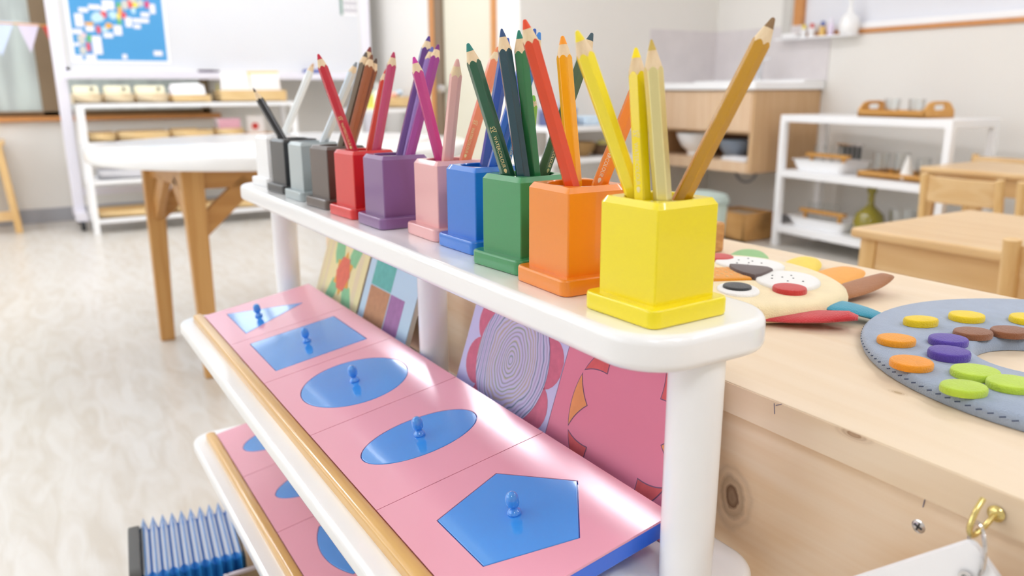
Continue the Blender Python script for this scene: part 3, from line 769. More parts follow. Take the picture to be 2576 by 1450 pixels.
# brass cup hook screwed into the edge
hk = MB()
hk.lathe([(.0001, .0), (.0038, .0), (.0040, .001), (.0033, .002), (.0020, .0026), (.0001, .0026)], 24, R=rotm(0, -pi / 2, 0))
path = [(0, 0, 0), (-.004, 0, -.001), (-.009, 0, -.0035), (-.0145, 0, -.0055)] + [(-.0205 + .0068 * cos(a), 0, .0005 + .0068 * sin(a)) for a in [radians(300 - 15 * i) for i in range(9)]] + [(-.0255, 0, .0052), (-.0225, 0, .0098), (-.0175, 0, .0142)]
hk.tube([(x * .85, y, z * .85) for x, y, z in path], .0013, 12)
h = hk.build('cup_hook', M_BRASS, cb, loc=(.1892, -.1545, .5885)); h['label'] = 'brass hook'

# laminated cards hanging from the hook by a steel ring
lc = thing('laminated_card_set', 'white laminated cards on a steel ring hanging from the brass hook', 'cards', (.170, -.157, .578))
MB().tube([(.0118 * sin(q) * .748, .0118 * sin(q) * .664, .0118 * cos(q)) for q in [2 * pi * i / 44 for i in range(44)]], .00095, 8, closed=True).build('ring', M_STEEL, lc)
M_LAM = mat('laminated_sheet', '#fcfcff', .25, coat=.6)
for i in range(4):
    pl = MB()
    W2, H2 = .14, .10
    P = [(p[0] + W2 / 2 - .003, p[1] - H2 / 2 + .003) for p in rrect(W2, H2, .004, 5)]
    ca, sa = cos(radians(-40)), sin(radians(-40))
    pl.prism([(x * ca - y * sa, x * sa + y * ca) for x, y in P], -.0003, .0003, fn=lambda a, b, c: (c * .94 - .342 * a, c * .342 + .94 * a, b))
    pl.build('card', M_LAM, lc, loc=(-.0085 + .0022 * i, -.001 + .0008 * i, .0035 - .0006 * i))
MB().lathe([(.0016, 0), (.0030, 0), (.0032, .0006), (.0030, .0012), (.0016, .0012)], 16, R=rotm(0, -pi / 2, 0), cap0=False, cap1=False).build('eyelet', M_STEEL, lc, loc=(-.0095, -.002, -.010))

# small striped wooden block near the far edge
wb = MB()
wb.prism(rrect(.05, .11, .006, 5), 0, .034)
tag(wb.build('wooden_block', wood('striped_block', '#dba567', '#b97a3c', 'x', 5, .5, stretch=3), None, loc=(.4725, .357, .60), bevel=.003), 'small striped wooden block on the pine cabinet just behind the yellow holder', 'block')

# ------------------------------------------------------------------ felt animal face
def felt(name, c, v=.1): return mat(name, c, .95, bump=.5, bscale=900, sheen=.35, vary=v, vscale=90)
FA = atan2(.94, .35)           # direction of the cheeks
fa = thing('felt_animal_face', 'round cream felt animal face with a brown nose, red cheeks and a coloured mane', 'felt toy', (.361, .166, .6003), FA)
def puff(P, z0, z1, edge=.003, n_in=3):
    """a stuffed felt pad over the outline P"""
    mb = MB(); cx = sum(p[0] for p in P) / len(P); cy = sum(p[1] for p in P) / len(P)
    sc = lambda k, z: [(cx + (x - cx) * k, cy + (y - cy) * k, z) for x, y in P]
    h = z1 - z0
    mb.rings([sc(.985, z0), sc(1.0, z0 + h * .3), sc(1.0, z0 + h * .55), sc(.985, z0 + h * .8), sc(.95, z0 + h * .95), sc(.88, z1), sc(.4, z1 + h * .06)])
    return mb
# local x along the cheeks, local y towards the forehead (camera-left)
def el(cx, cy, a, b, rot=0, n=40, sq=2.0):
    P = []
    for i in range(n):
        t = 2 * pi * i / n; c, s = cos(t), sin(t)
        x = a * math.copysign(abs(c) ** (2 / sq), c); y = b * math.copysign(abs(s) ** (2 / sq), s)
        P.append((cx + x * cos(rot) - y * sin(rot), cy + x * sin(rot) + y * cos(rot)))
    return P
puff(el(0, 0, .104, .089, 0, 56, 2.2), .002, .016).build('face_pad', felt('cream_felt', '#f5e2b6'), fa, ang=60)
M_WF = felt('white_felt', '#f5f3ef', .03); M_DF = felt('charcoal_felt', '#383a3c'); M_RF = felt('red_felt', '#cc3a36'); M_BF = felt('brown_black_felt', '#5b4846')
ZT = .0165
for sx in (-1, 1):
    muz = puff(el(sx * .034, -.034, .034, .027, sx * .5), ZT - .002, ZT + .003).build('muzzle_pad', M_WF, fa)
    wd = MB()
    for (x, y) in ((.022, -.026), (.032, -.020), (.044, -.028), (.036, -.038), (.026, -.042), (.048, -.04), (.03, -.031)):
        wd.sphere((sx * x, y, ZT + .0034), .0009, 8, 5, sc=(1, 1, .5))
    wd.build('whisker_dot', mat('thread_black', '#2b2b2e', .8), muz)
nose = [(-.024, -.012), (-.012, -.007), (0, -.006), (.012, -.007), (.024, -.012), (.021, -.02), (.012, -.032), (.004, -.041), (-.004, -.041), (-.012, -.032), (-.021, -.02)]
puff([(x, y + .004) for x, y in nose], ZT, ZT + .0055).build('nose', M_BF, fa)
br = [(-.023, -.006), (-.02, .03), (-.014, .06), (.014, .06), (.02, .03), (.023, -.006), (.01, -.012), (-.01, -.012)]
nb = puff(br, ZT - .001, ZT + .0028).build('nose_bridge', felt('orange_felt_patch', '#eb9a26'), fa)
stt = MB()
for i in range(9):
    for j in range(4):
        x = -.015 + .01 * j + (.005 if i % 2 else 0); y = .0 + .0065 * i
        stt.bar((x - .0018, y, ZT + .0032), (x + .0018, y + .0012, ZT + .0032), .0007, .0006)
stt.build('stitching', mat('pale_thread', '#f3d9a4', .8), nb)
for s in (-1, 1):
    ew = puff(el(s * .052, .022, .022, .017, s * .2), ZT - .002, ZT + .0018).build('eye_white', M_WF, fa)
    puff(el(s * .050, .022, .0125, .0115, 0), ZT + .001, ZT + .004).build('pupil', M_DF, ew)
    puff(el(s * .064, -.018, .0145, .0135), ZT - .0015, ZT + .004).build('cheek', M_RF, fa)
def petal(P0, P1, w, c, name='mane_petal', th=.006, lift=(0, 0, 0), blunt=.5, side=0.0):
    """a stuffed felt leaf from P0 to P1 (local), lifted at root / middle / tip"""
    a = Vector((*P0, 0)); b = Vector((*P1, 0)); d = (b - a); L_ = d.length; d.normalize(); n = Vector((-d.y, d.x, 0))
    rs = []
    K = 14
    for i in range(K + 1):
        t = i / K
        ww = w * (sin(pi * min(1, (t * .86 + .12))) ** blunt) * .5 + .0008
        z = lift[0] * (1 - t) ** 2 + 2 * lift[1] * t * (1 - t) + lift[2] * t * t
        p = a + d * (L_ * t) + n * (side * 4 * t * (1 - t)); hh = th * (.5 if i in (0, K) else 1) / 2
        rs.append([p + n * (ww * cos(q)) + Vector((0, 0, z + hh + hh * sin(q))) for q in [2 * pi * k / 14 for k in range(14)]])
    MB().rings(rs).build(name, felt(name + c[1:], c), fa, ang=70)
def loc(x, y):   # world (x, y) to the face's own axes
    dx, dy = x - .361, y - .166
    return (dx * cos(FA) + dy * sin(FA), -dx * sin(FA) + dy * cos(FA))
petal(loc(.300, .115), loc(.354, .034), .034, '#c9343a', lift=(.001, .000, .008), th=.007)
petal(loc(.355, .10), loc(.386, .030), .030, '#3f9bb5', lift=(.002, .012, .001), th=.006)
petal(loc(.40, .10), loc(.487, .094), .030, '#a5693a', lift=(.001, .003, .012), th=.006)
petal(loc(.43, .13), loc(.512, .148), .042, '#f3a52c', lift=(.001, .003, .004), blunt=.35)
petal(loc(.45, .17), loc(.520, .207), .036, '#f5d53a', lift=(.001, .003, .003), blunt=.4)
petal(loc(.44, .22), loc(.50, .268), .040, '#8cc078', lift=(.001, .003, .003), blunt=.4)

# ------------------------------------------------------------------ felt palette with colour spots
pa = thing('felt_palette', 'grey blue felt painter palette with pairs of coloured felt ovals', 'felt toy', (.415, -.111, .6004))
def ringpad(outer, hole, z0, z1, m, parent, name):
    n = len(outer); mb = MB(); h = z1 - z0
    def L_(P, k, z):
        cx = sum(p[0] for p in P) / n; cy = sum(p[1] for p in P) / n
        return [(cx + (x - cx) * k, cy + (y - cy) * k, z) for x, y in P]
    mb.rings([L_(outer, .99, z0), L_(outer, 1, z0 + h * .4), L_(outer, .995, z0 + h * .75), L_(outer, .98, z1), L_(hole, 1.08, z1), L_(hole, 1.0, z0 + h * .6), L_(hole, 1.0, z0)], closed=True)
    mb.build(name, m, parent, ang=60)
hc = (-.037, .028)
ringpad([(.152 * cos(2 * pi * i / 72), .152 * sin(2 * pi * i / 72)) for i in range(72)], [(hc[0] + .04 * cos(2 * pi * i / 72), hc[1] + .036 * sin(2 * pi * i / 72)) for i in range(72)], 0, .009, felt('grey_blue_felt', '#9dabc0', .12), pa, 'palette_pad')
sm = MB()
for i in range(150):
    a = 2 * pi * i / 150
    p = Vector((.1515 * cos(a), .1515 * sin(a), .0045)); tdir = Vector((-sin(a), cos(a), 0)); 
    sm.bar(p - tdir * .0016, p + tdir * .0016 + Vector((0, 0, .0012)), .0007, .0007)
sm.build('stitching', mat('navy_thread', '#4d5a78', .8), pa)
OV = [('#f2d019', .378, -.001, .024, .013, .5, .004), ('#f3d31b', .420, -.012, .024, .017, .5, .002), ('#f3d31b', .452, -.040, .024, .017, .5, .002),
      ('#8f5a3a', .382, -.037, .0255, .0165, .6, .001), ('#8f5a3a', .407, -.0495, .0255, .0165, .6, .001),
      ('#5a43a6', .351, -.037, .024, .017, .4, .002), ('#5840a4', .3235, -.053, .0245, .0175, .4, .004),
      ('#f4a01f', .3225, -.017, .024, .0165, .45, .001), ('#f29a1e', .2865, -.050, .0245, .0185, .45, .001),
      ('#bcd943', .3035, -.0805, .0265, .0185, .4, .001), ('#bcd943', .302, -.1025, .0265, .0185, .45, .001), ('#bad740', .2715, -.091, .0245, .0165, .45, .001)]
for c, x, y, a, b, r, zz in OV:
    # long axis of each oval runs across the view
    ro = radians(-32) + (r - .45)
    P = el(0, 0, a * .53, b * .66, ro, 32)
    o = puff(P, .0092, .0132 + zz * .3).build('felt_oval', felt('oval_' + c[1:], c, .12), pa, loc=(x - .415, y + .111, 0), ang=60)

# ------------------------------------------------------------------ toy accordion on the floor
ac = thing('toy_accordion', 'blue toy accordion with pleated bellows on the floor left of the stand', 'accordion', (-.035, .765, 0), radians(-6))
AX0, AX1 = -.068, .062
def sec(x, hw, hh):
    zc = .088; hh *= 1.13
    return [(x, -hw, zc - hh), (x, hw, zc - hh), (x, hw, zc + hh), (x, -hw, zc + hh)]
bl = MB(); K = 10
for i in range(K):
    x0 = AX0 + (AX1 - AX0) * i / K; x1 = AX0 + (AX1 - AX0) * (i + 1) / K; xm = (x0 + x1) / 2
    for (xa, ha, ka, xb, hb, kb) in ((x0, .068, .062, xm, .082, .074), (xm, .082, .074, x1, .068, .062)):
        A = sec(xa, ha, ka); B = sec(xb, hb, kb)
        for j in range(4):
            q = [Vector(A[j]), Vector(A[(j + 1) % 4]), Vector(B[(j + 1) % 4]), Vector(B[j])]
            c = (q[0] + q[1] + q[2] + q[3]) / 4
            e = (q[1] - q[0]).normalized(); w = (q[3] - q[0]); 
            inn = [q[0] + e * .014 + w * .2, q[1] - e * .014 + w * .2, q[2] - e * .014 - w * .2, q[3] + e * .014 - w * .2]
            bl.add(q + inn, [(0, 1, 5, 4), (1, 2, 6, 5), (2, 3, 7, 6), (3, 0, 4, 7)], 0)
            k = len(bl.v) - 8
            bl.f.append((k + 4, k + 5, k + 6, k + 7)); bl.m.append(1 if j == 2 else 0)
bl.build('bellows', [mat('bellows_blue', '#2f86cf', .3, coat=.4), mat('bellows_card', '#dfe1e6', .6)], ac, flat=True)
MB().prism(rrect(.165, .17, .03, 8, (0, .088)), AX0 - .014, AX0 + .001, fn=lambda a, b, c: (c, a, b)).build('end_plate', mat('dark_grey_plastic', '#4a4a48', .45), ac, bevel=.002)
MB().prism(rrect(.11, .10, .03, 8, (0, .088)), AX0 - .016, AX0 - .0135, fn=lambda a, b, c: (c, a, b)).build('end_print', mat('pink_print', '#e9b3ab', .5, vary=.35, vscale=60), ac)
MB().prism(rrect(.165, .175, .012, 5, (0, .088)), AX1 - .001, AX1 + .03, fn=lambda a, b, c: (c, a, b)).build('end_box', mat('tan_card', '#b9a184', .6), ac, bevel=.002)

t = thing('storage_box', 'tan open box with a pale rim on the floor beside the blue accordion', 'box', (-.014, .44, 0))
bx = MB()
for lo, hi in (((0, 0, 0), (.118, .234, .004)), ((0, 0, 0), (.004, .234, .15)), ((.114, 0, 0), (.118, .234, .15)), ((0, 0, 0), (.118, .004, .15)), ((0, .23, 0), (.118, .234, .15))): bx.lohi(lo, hi)
bx.build('box', mat('tan_board', '#b8a486', .6), t)
rm = MB()
for lo, hi in (((-.0005, -.0005, .149), (.005, .2345, .153)), ((.113, -.0005, .149), (.1185, .2345, .153)), ((.004, -.0005, .149), (.114, .005, .153)), ((.004, .229, .149), (.114, .2345, .153))): rm.lohi(lo, hi)
rm.build('rim', mat('rim_lilac_white', '#e4dce4', .5), t)

# ------------------------------------------------------------------ mobile whiteboard
YB = 4.95
wt = thing('whiteboard', 'large mobile whiteboard in a pale lavender frame behind the white bookcase', 'whiteboard', (1.02, YB, 0))
ox, oy = -1.02, 0
def wl(lo, hi): return MB().lohi((lo[0] + ox, lo[1] - YB, lo[2]), (hi[0] + ox, hi[1] - YB, hi[2]))
for x in (.072, 1.918): wl((x, YB - .02, .07), (x + .06, YB + .03, 1.95)).build('post', M_LAV_METAL, wt, bevel=.004)
wl((.135, YB - .005, .91), (1.915, YB + .012, 1.86)).build('panel', M_BOARD, wt, bevel=.002)
fr = MB()
for lo, hi in (((.13, YB - .012, .895), (1.92, YB + .015, .918)), ((.13, YB - .012, 1.845), (1.92, YB + .015, 1.87)), ((.13, YB - .012, .9), (.152, YB + .015, 1.86)), ((1.895, YB - .012, .9), (1.92, YB + .015, 1.86))):
    fr.lohi((lo[0] + ox, lo[1] - YB, lo[2]), (hi[0] + ox, hi[1] - YB, hi[2]))
fr.build('panel_frame', mat('panel_rim', '#dfdfdf', .4), wt)
wl((.13, YB - .07, .852), (1.92, YB + .01, .893)).build('pen_tray', M_LAV_METAL, wt, bevel=.003)
wl((.13, YB - .005, .185), (1.92, YB + .025, .228)).build('crossbar', M_LAV_METAL, wt, bevel=.003)
for x in (.072, 1.918):
    foot = wl((x, YB - .17, .055), (x + .06, YB + .19, .1)).build('foot', M_LAV_METAL, wt, bevel=.003)
    for y in (YB - .155, YB + .17):
        MB().lathe([(.0275, -.011), (.0285, 0), (.0275, .011)], 20, R=rotm(0, pi / 2, 0)).build('caster', M_BLACK, foot, loc=(x + .03 + ox, y - YB, .0285))
mp = MB()
def q(x0, z0, x1, z1, y, m): mp.add([(x0, y, z0), (x1, y, z0), (x1, y, z1), (x0, y, z1)], [(0, 1, 2, 3)], m)
mp.lohi((.165, YB - .0075, .945), (.692, YB - .0065, 1.72), 0)
q(.186, .958, .676, 1.705, YB - .0077, 1)
FE = [('r', 0.358, 1.21, 0.017, 0.019), ('c', 0.324, 1.193, 0.029, 0.026), ('o', 0.28, 1.157, 0.022, 0.01), ('r', 0.323, 1.127, 0.01, 0.022), ('o', 0.378, 1.15, 0.018, 0.013), ('g', 0.27, 1.076, 0.012, 0.02), ('r', 0.26, 1.031, 0.009, 0.027), ('s', 0.23, 1.071, 0.018, 0.026), ('s', 0.231, 1.012, 0.016, 0.022), ('p', 0.245, 1.094, 0.011, 0.011), ('g', 0.437, 1.175, 0.011, 0.018), ('y', 0.436, 1.204, 0.009, 0.018), ('o', 0.447, 1.238, 0.011, 0.02), ('g', 0.443, 1.267, 0.011, 0.013), ('s', 0.474, 1.269, 0.017, 0.026), ('r', 0.505, 1.277, 0.014, 0.026), ('y', 0.531, 1.272, 0.014, 0.015), ('m', 0.595, 1.275, 0.013, 0.02), ('s', 0.558, 1.282, 0.015, 0.022), ('r', 0.463, 1.21, 0.013, 0.018), ('c', 0.407, 1.209, 0.021, 0.019), ('c', 0.355, 1.129, 0.016, 0.013), ('c', 0.518, 1.239, 0.011, 0.018),
 ('w', 0.23, 1.175, 0.021, 0.035), ('w', 0.279, 1.13, 0.021, 0.014), ('w', 0.258, 1.231, 0.024, 0.012), ('w', 0.316, 1.249, 0.03, 0.013), ('w', 0.423, 1.126, 0.021, 0.027), ('w', 0.37, 1.097, 0.024, 0.014), ('w', 0.306, 1.041, 0.024, 0.05), ('w', 0.205, 0.973, 0.019, 0.012), ('w', 0.267, 0.974, 0.027, 0.015), ('w', 0.443, 0.98, 0.013, 0.013), ('w', 0.626, 1.002, 0.024, 0.014), ('w', 0.53, 1.185, 0.023, 0.012), ('w', 0.528, 1.151, 0.019, 0.012), ('w', 0.578, 1.219, 0.023, 0.012), ('w', 0.485, 1.174, 0.017, 0.027), ('w', 0.214, 1.113, 0.025, 0.013), ('w', 0.388, 1.265, 0.031, 0.025), ('w', 0.364, 1.241, 0.015, 0.013), ('w', 0.203, 1.043, 0.015, 0.009), ('w', 0.622, 1.253, 0.015, 0.027), ('w', 0.574, 1.185, 0.021, 0.012)]
FE += [('s', .52 + .02 * i, 1.31 + .03 * i, .02, .022) for i in range(5)] + [('g', .545, 1.33, .02, .02), ('r', .59, 1.40, .02, .02), ('c', .60, 1.47, .035, .04), ('w', .49, 1.34, .025, .014), ('w', .65, 1.40, .022, .014)]
KEY = dict(r=2, c=3, o=4, g=5, s=6, p=7, y=8, m=9, w=10)
for i, (k, x, z, hw, hh) in enumerate(FE):
    y = YB - .0079 - .0002 * (i % 5) - (.0012 if k == 'w' else 0)
    if k == 'w': q(x - hw, z - hh, x + hw, z + hh, y, 10)
    else:
        n = 9; hw *= 1.2; hh *= 1.2
        mp.add([(x + hw * cos(2 * pi * j / n) * (.8 + .35 * ((j * 7 + i * 3) % 5) / 5), y, z + hh * sin(2 * pi * j / n) * (.8 + .35 * ((j * 5 + i) % 4) / 4)) for j in range(n)], [tuple(range(n))], KEY[k])
o = mp.build('map_poster', [M_PAPER] + [mat('map_' + n, c, .6) for n, c in (('sea', '#4a9bd3'), ('red', '#e0525c'), ('cyan', '#bfe0ea'), ('orange', '#f0b04c'), ('green', '#6cba6a'), ('grey', '#cfcfc8'), ('pale_pink', '#ecccd0'), ('yellow', '#f0dd4a'), ('magenta', '#d04b7e'), ('label', '#f3f0f6'))], None, flat=True)
tag(o, 'blue map poster with coloured patches and white name labels on the whiteboard', 'poster')
nt_ = MB().lohi((1.778, YB - .0075, 1.27), (1.90, YB - .0062, 1.52), 0)
nt_.add([(1.778, YB - .0079, 1.27), (1.796, YB - .0079, 1.27), (1.796, YB - .0079, 1.52), (1.778, YB - .0079, 1.52)], [(0, 1, 2, 3)], 1)
for i in range(5):
    for j in range(3):
        nt_.add([(1.806 + .031 * j, YB - .0079, 1.285 + .045 * i), (1.829 + .031 * j, YB - .0079, 1.285 + .045 * i), (1.829 + .031 * j, YB - .0079, 1.318 + .045 * i), (1.806 + .031 * j, YB - .0079, 1.318 + .045 * i)], [(0, 1, 2, 3)], 2)
tag(nt_.build('notice_sheet', [M_PAPER, mat('notice_green', '#4d7d6e', .6), mat('notice_grey', '#b9b6bd', .6)], None, flat=True), 'small notice sheet with a green edge at the right end of the whiteboard', 'notice')
# pens and an eraser in the tray
tag(MB().box((0, 0, .012), (.11, .035, .024)).build('board_eraser', mat('eraser_blue', '#3a4a9c', .6), None, loc=(1.55, YB - .035, .893), bevel=.003), 'dark blue eraser lying in the whiteboard tray', 'eraser')
tag(MB().lathe([(.007, 0), (.008, .004), (.008, .09), (.006, .092), (.006, .12), (.004, .123)], 12, R=rotm(0, pi / 2, 0)).build('marker_pen', mat('marker_purple', '#4a3550', .5), None, loc=(.84, YB - .03, .901)), 'dark marker pen lying in the whiteboard tray', 'pen')

# bunting across the window beside the whiteboard
bu = thing('bunting', 'string of pale blue, lavender and red pennants hanging by the left window', 'bunting')
pth = [(-1.2 + .062 * i, 5.02, 1.178 - .0016 * i + .00 * i) for i in range(22)]
MB().tube(pth, .004, 6).build('cord', mat('orange_cord', '#e8a95a', .7), bu)
for i, (x0, x1, zt, xm, zb, c) in enumerate(((-.245, -.085, 1.163, -.165, .975, '#ccdaf2'), (-.075, .035, 1.156, -.045 + .02, .995, '#ddd4e6'), (.045, .155, 1.148, .10, .985, '#d9534b'), (-.40, -.26, 1.17, -.33, .98, '#e9d27a'))):
    MB().prism([(x0, zt), (x1, zt - .004), (xm, zb)], 0, .0016, fn=lambda a, b, c_: (a, 5.02 + c_ - .0008, b)).build('pennant', mat('pennant_' + c[1:], c, .8), bu)

# ------------------------------------------------------------------ white bookcase
bx0, bx1, by0, by1 = .14, 1.335, 4.60, 4.87
bk = thing('bookcase', 'white metal bookcase with wooden boxes in front of the whiteboard', 'bookcase', (bx0, by0, 0))
for i, (x, y) in enumerate(((0, 0), (bx1 - bx0 - .032, 0), (0, by1 - by0 - .032), (bx1 - bx0 - .032, by1 - by0 - .032))):
    MB().lohi((x, y, 0), (x + .032, y + .032, .70)).build('leg', M_WHITE_METAL, bk, bevel=.003)
for z in (.7, .492, .284, .066):
    MB().lohi((0.001, 0.001, z - .005), (bx1 - bx0 - .001, by1 - by0 - .001, z + .018)).build('shelf', M_WHITE_METAL, bk, bevel=.002)
def openbox(mb, w, d, h, th=.008, m=0):
    mb.lohi((0, 0, 0), (w, d, th), m); mb.lohi((0, 0, 0), (w, th, h), m); mb.lohi((0, d - th, 0), (w, d, h), m); mb.lohi((0, 0, 0), (th, d, h), m); mb.lohi((w - th, 0, 0), (w, d, h), m)
    return mb
def crate(name, x, y, z, w, d, h, m, label, cat='box', group=None):
    t = thing(name, label, cat, (x, y, z), 0, group)
    openbox(MB(), w, d, h).build('box', m, t, bevel=.001)
    return t
M_CREAM = mat('cream_card', '#f8f2d4', .6)
GB = 'wooden boxes on the bookcase'
for i, (x0, x1) in enumerate(((.125, .270), (.278, .430), (.437, .608))):
    t = crate('card_box', x0 + .003, 4.61, .7185, x1 - x0 - .006, .2, .052, M_CRATE_PALE, ['pale wooden card box at the left end of the bookcase top', 'pale wooden card box in the middle of the three alike on the bookcase top', 'pale wooden card box beside the box of white papers on the bookcase top'][i], group=GB)
    for k in range(5):
        c = MB().prism([(.012, 0), (x1 - x0 - .018, 0), (x1 - x0 - .018, .078), (x1 - x0 - .024, .086), (.018, .086), (.012, .078)], 0, .0015, fn=lambda a, b, c_, k=k: (a, .02 + .033 * k + c_ + b * .25, .009 + b))
        c.build('card', M_CREAM, t)
    MB().lohi((x1 - x0 - .06, .0245, .07), (x1 - x0 - .042, .0275, .085)).build('card_mark', mat('ink_grey', '#6d6f66', .7), t)
t = crate('paper_box', .625, 4.61, .7185, .212, .22, .045, M_CRATE, 'wooden box heaped with white papers, fourth from the left on the bookcase', group=GB)
for k in range(6):
    MB().prism([(.008, 0), (.195, 0), (.19, .09 - .004 * k), (.16, .105 - .006 * k), (.012, .1 - .005 * k)], 0, .001, fn=lambda a, b, c_, k=k: (a, .02 + .022 * k + c_ + b * .6, .01 + b * .95)).build('paper', M_PAPER if k != 2 else mat('pink_paper', '#f2d8dd', .6), t)
t = crate('file_box', .885, 4.61, .7185, .395, .22, .068, M_CRATE, 'wide wooden box with white papers and a yellow folder on the bookcase top', group=GB)
for x0, x1, y, c, h in ((.02, .2, .05, M_PAPER, .155), (.03, .19, .09, M_PAPER, .165), (.195, .385, .06, M_PAPER, .16), (.185, .39, .075, mat('yellow_folder', '#f2cf6a', .6), .172), (.01, .03, .12, mat('green_yellow_card', '#d8cf4a', .6), .1)):
    MB().prism([(x0, 0), (x1, 0), (x1 - .01, h), (x0 + .008, h - .004)], 0, .002, fn=lambda a, b, c_, y=y: (a, y + c_ + b * .12, .009 + b)).build('paper', c, t)
for i, (x0, x1, h) in enumerate(((.175, .312, .048), (.326, .593, .05))):
    t = crate('sorting_box', x0, 4.615, .5105, x1 - x0, .2, h, M_CRATE, ['small wooden box at the left end of the second bookcase shelf', 'long wooden box second from the left on the second bookcase shelf'][i], group=GB)
    for k in range(4 if i == 0 else 8):
        w_ = .028; MB().lohi((.014 + k * (w_ + .002), .02, .01), (.014 + k * (w_ + .002) + w_, .16, h + .006)).build('card', mat('tan_card_edge', '#b99a72', .7), t)
t = crate('sorting_box', .61, 4.615, .5105, .225, .2, .05, M_CRATE, 'wooden box with a low front, third on the second bookcase shelf', group=GB)
MB().lohi((.01, .1, .008), (.15, .19, .058)).build('card', M_CRATE, t)
t = crate('card_box', .86, 4.615, .5105, .15, .2, .055, M_CRATE, 'wooden box holding a stack of white cards on the second bookcase shelf', group=GB)
for k in range(6): MB().lohi((.01, .02 + .026 * k, .009), (.135, .024 + .026 * k, .112)).build('card', M_PAPER if k % 3 else mat('red_card', '#d8a2b0', .6), t)
t = crate('card_tray', 1.025, 4.615, .5105, .165, .2, .022, M_TRAY_WOOD, 'shallow wooden tray with a red dot card on the second bookcase shelf', 'tray', GB)
rc = thing('picture_card', 'white card with a red dot standing in the shallow tray', 'card', (1.05, 4.70, .5195))
MB().lohi((0, 0, 0), (.105, .002, .115)).build('sheet', M_PAPER, rc)
MB().prism(circ(.021, 24), 0, .0004, fn=lambda a, b, c_: (.049 + a, -.0005 - c_ + .0005, .053 + b)).build('dot', mat('red_dot', '#d2463f', .6), rc)
for i, (x0, x1, z, h, m, lab) in enumerate(((.2, .62, .3025, .05, mat('grey_clear_box', '#d5d5da', .3), 'grey plastic tray on the third bookcase shelf'), (.66, 1.1, .3025, .035, M_CRATE_PALE, 'pale wooden tray on the third bookcase shelf'),
                                   (.178, .575, .0845, .042, M_CRATE, 'wooden tray at the left of the bottom bookcase shelf'), (.59, .80, .0845, .045, M_CRATE, 'wooden tray in the middle of the bottom bookcase shelf'), (.815, 1.25, .0845, .042, M_CRATE, 'wooden tray at the right of the bottom bookcase shelf'))):
    crate('shelf_tray', x0, 4.62, z, x1 - x0, .2, h, m, lab, 'tray', GB)

# ------------------------------------------------------------------ white round table
rt = thing('round_table', 'round white table with splayed wooden legs left of the stand', 'table', (.575, 2.26, 0))
rt.scale = (1, 1, 1.036)
tr = .585
pts = [(tr * cos(2 * pi * i / 96), tr * sin(2 * pi * i / 96)) for i in range(96)]
MB().rings([[(x * k, y * k, z) for x, y in pts] for k, z in ((.99, .562), (.998, .566), (1, .574), (1, .588), (.997, .595), (.988, .599))]).build('tabletop', M_WHITE, rt, ang=50)
LG = [((-.395, .02), (-.415, .055)), ((-.375, -.34), (-.37, -.355)), ((.36, -.36), (.385, -.385)), ((.36, .36), (.385, .385))]
LG = [((-.40, .075), (-.412, .075)), ((-.362, -.345), (-.362, -.36)), ((.36, -.335), (.372, -.352)), ((.37, .075), (.385, .075))]
for (a, b) in LG:
    MB().bar((a[0], a[1], .5625), (b[0], b[1], 0), .058, .042, up=(0, 1, 0), w1=.042, d1=.034).build('leg', M_BEECH, rt, bevel=.004)
for a, b in ((0, 1), (1, 2), (2, 3), (3, 0)):
    p, q_ = LG[a][0], LG[b][0]
    MB().bar((p[0], p[1], .535), (q_[0], q_[1], .535), .022, .055).build('apron', M_BEECH_H, rt, bevel=.002)
    d = Vector((q_[0] - p[0], q_[1] - p[1], 0)).normalized()
    for s, e in ((p, d), (q_, -d)):
        s = Vector((s[0], s[1], 0)); L_ = .15
        MB().bar(s + Vector((0, 0, .40)) + e * .008, s + e * L_ + Vector((0, 0, .523)), .022, .05).build('brace', M_BEECH_H, rt, bevel=.002)

# small wooden stool table at the left edge
sb = thing('side_desk', 'small wooden desk with a lower rail at the left edge by the wall', 'desk', (-.47, 4.93, 0))
MB().lohi((-.27, -.02, .495), (.25, .32, .517)).build('desk_top', M_DESK, sb, bevel=.003)
for x in (-.23, .235):
    for y in (0, .28):
        MB().bar((x - .02 * (1 if x > 0 else -1), y, .495), (x + .02 * (1 if x > 0 else -1), y, 0), .036, .036, up=(0, 1, 0)).build('leg', M_DESK_V, sb, bevel=.003)
    MB().bar((x, 0, .10), (x, .28, .10), .022, .05).build('rail', M_DESK, sb, bevel=.002)
MB().bar((-.21, 0, .41), (.205, 0, .41), .022, .06).build('apron', M_DESK, sb, bevel=.002)
MB().bar((-.23, 0, .10), (.23, 0, .10), .022, .055).build('rail', M_DESK, sb, bevel=.002)

# ------------------------------------------------------------------ white shelf by the door
ws = thing('wall_shelf_unit', 'small white shelf unit with craft boxes beside the door', 'shelf', (1.66, 4.42, 0))
for x in (0, .43):
    for y in (0, .25): MB().lohi((x, y, 0), (x + .03, y + .03, .66)).build('leg', M_WHITE_METAL, ws, bevel=.003)
for z in (.645, .38, .1): MB().lohi((.001, .001, z), (.459, .279, z + .025)).build('shelf', M_WHITE_METAL, ws, bevel=.002)
t = crate('craft_box', 1.80, 4.45, .6705, .28, .2, .07, M_CRATE, 'wooden box of craft paper on the white shelf by the door')
for k in range(14):
    c = random.choice(['#e9a48a', '#f0d9e6', '#c9dff0', '#d7e4a8', '#f5efe0', '#f2c2c9'])
    MB().sphere((random.uniform(.03, .25), random.uniform(.03, .17), .07 + random.uniform(0, .025)), .026, 8, 6, sc=(1, 1, .7)).build('crumpled_paper', mat('craft_' + c[1:], c, .8), t)
t = thing('picture_book', 'upright picture book with pale blue and pink pages on the white shelf by the door', 'book', (1.68, 4.50, .6705), radians(8))
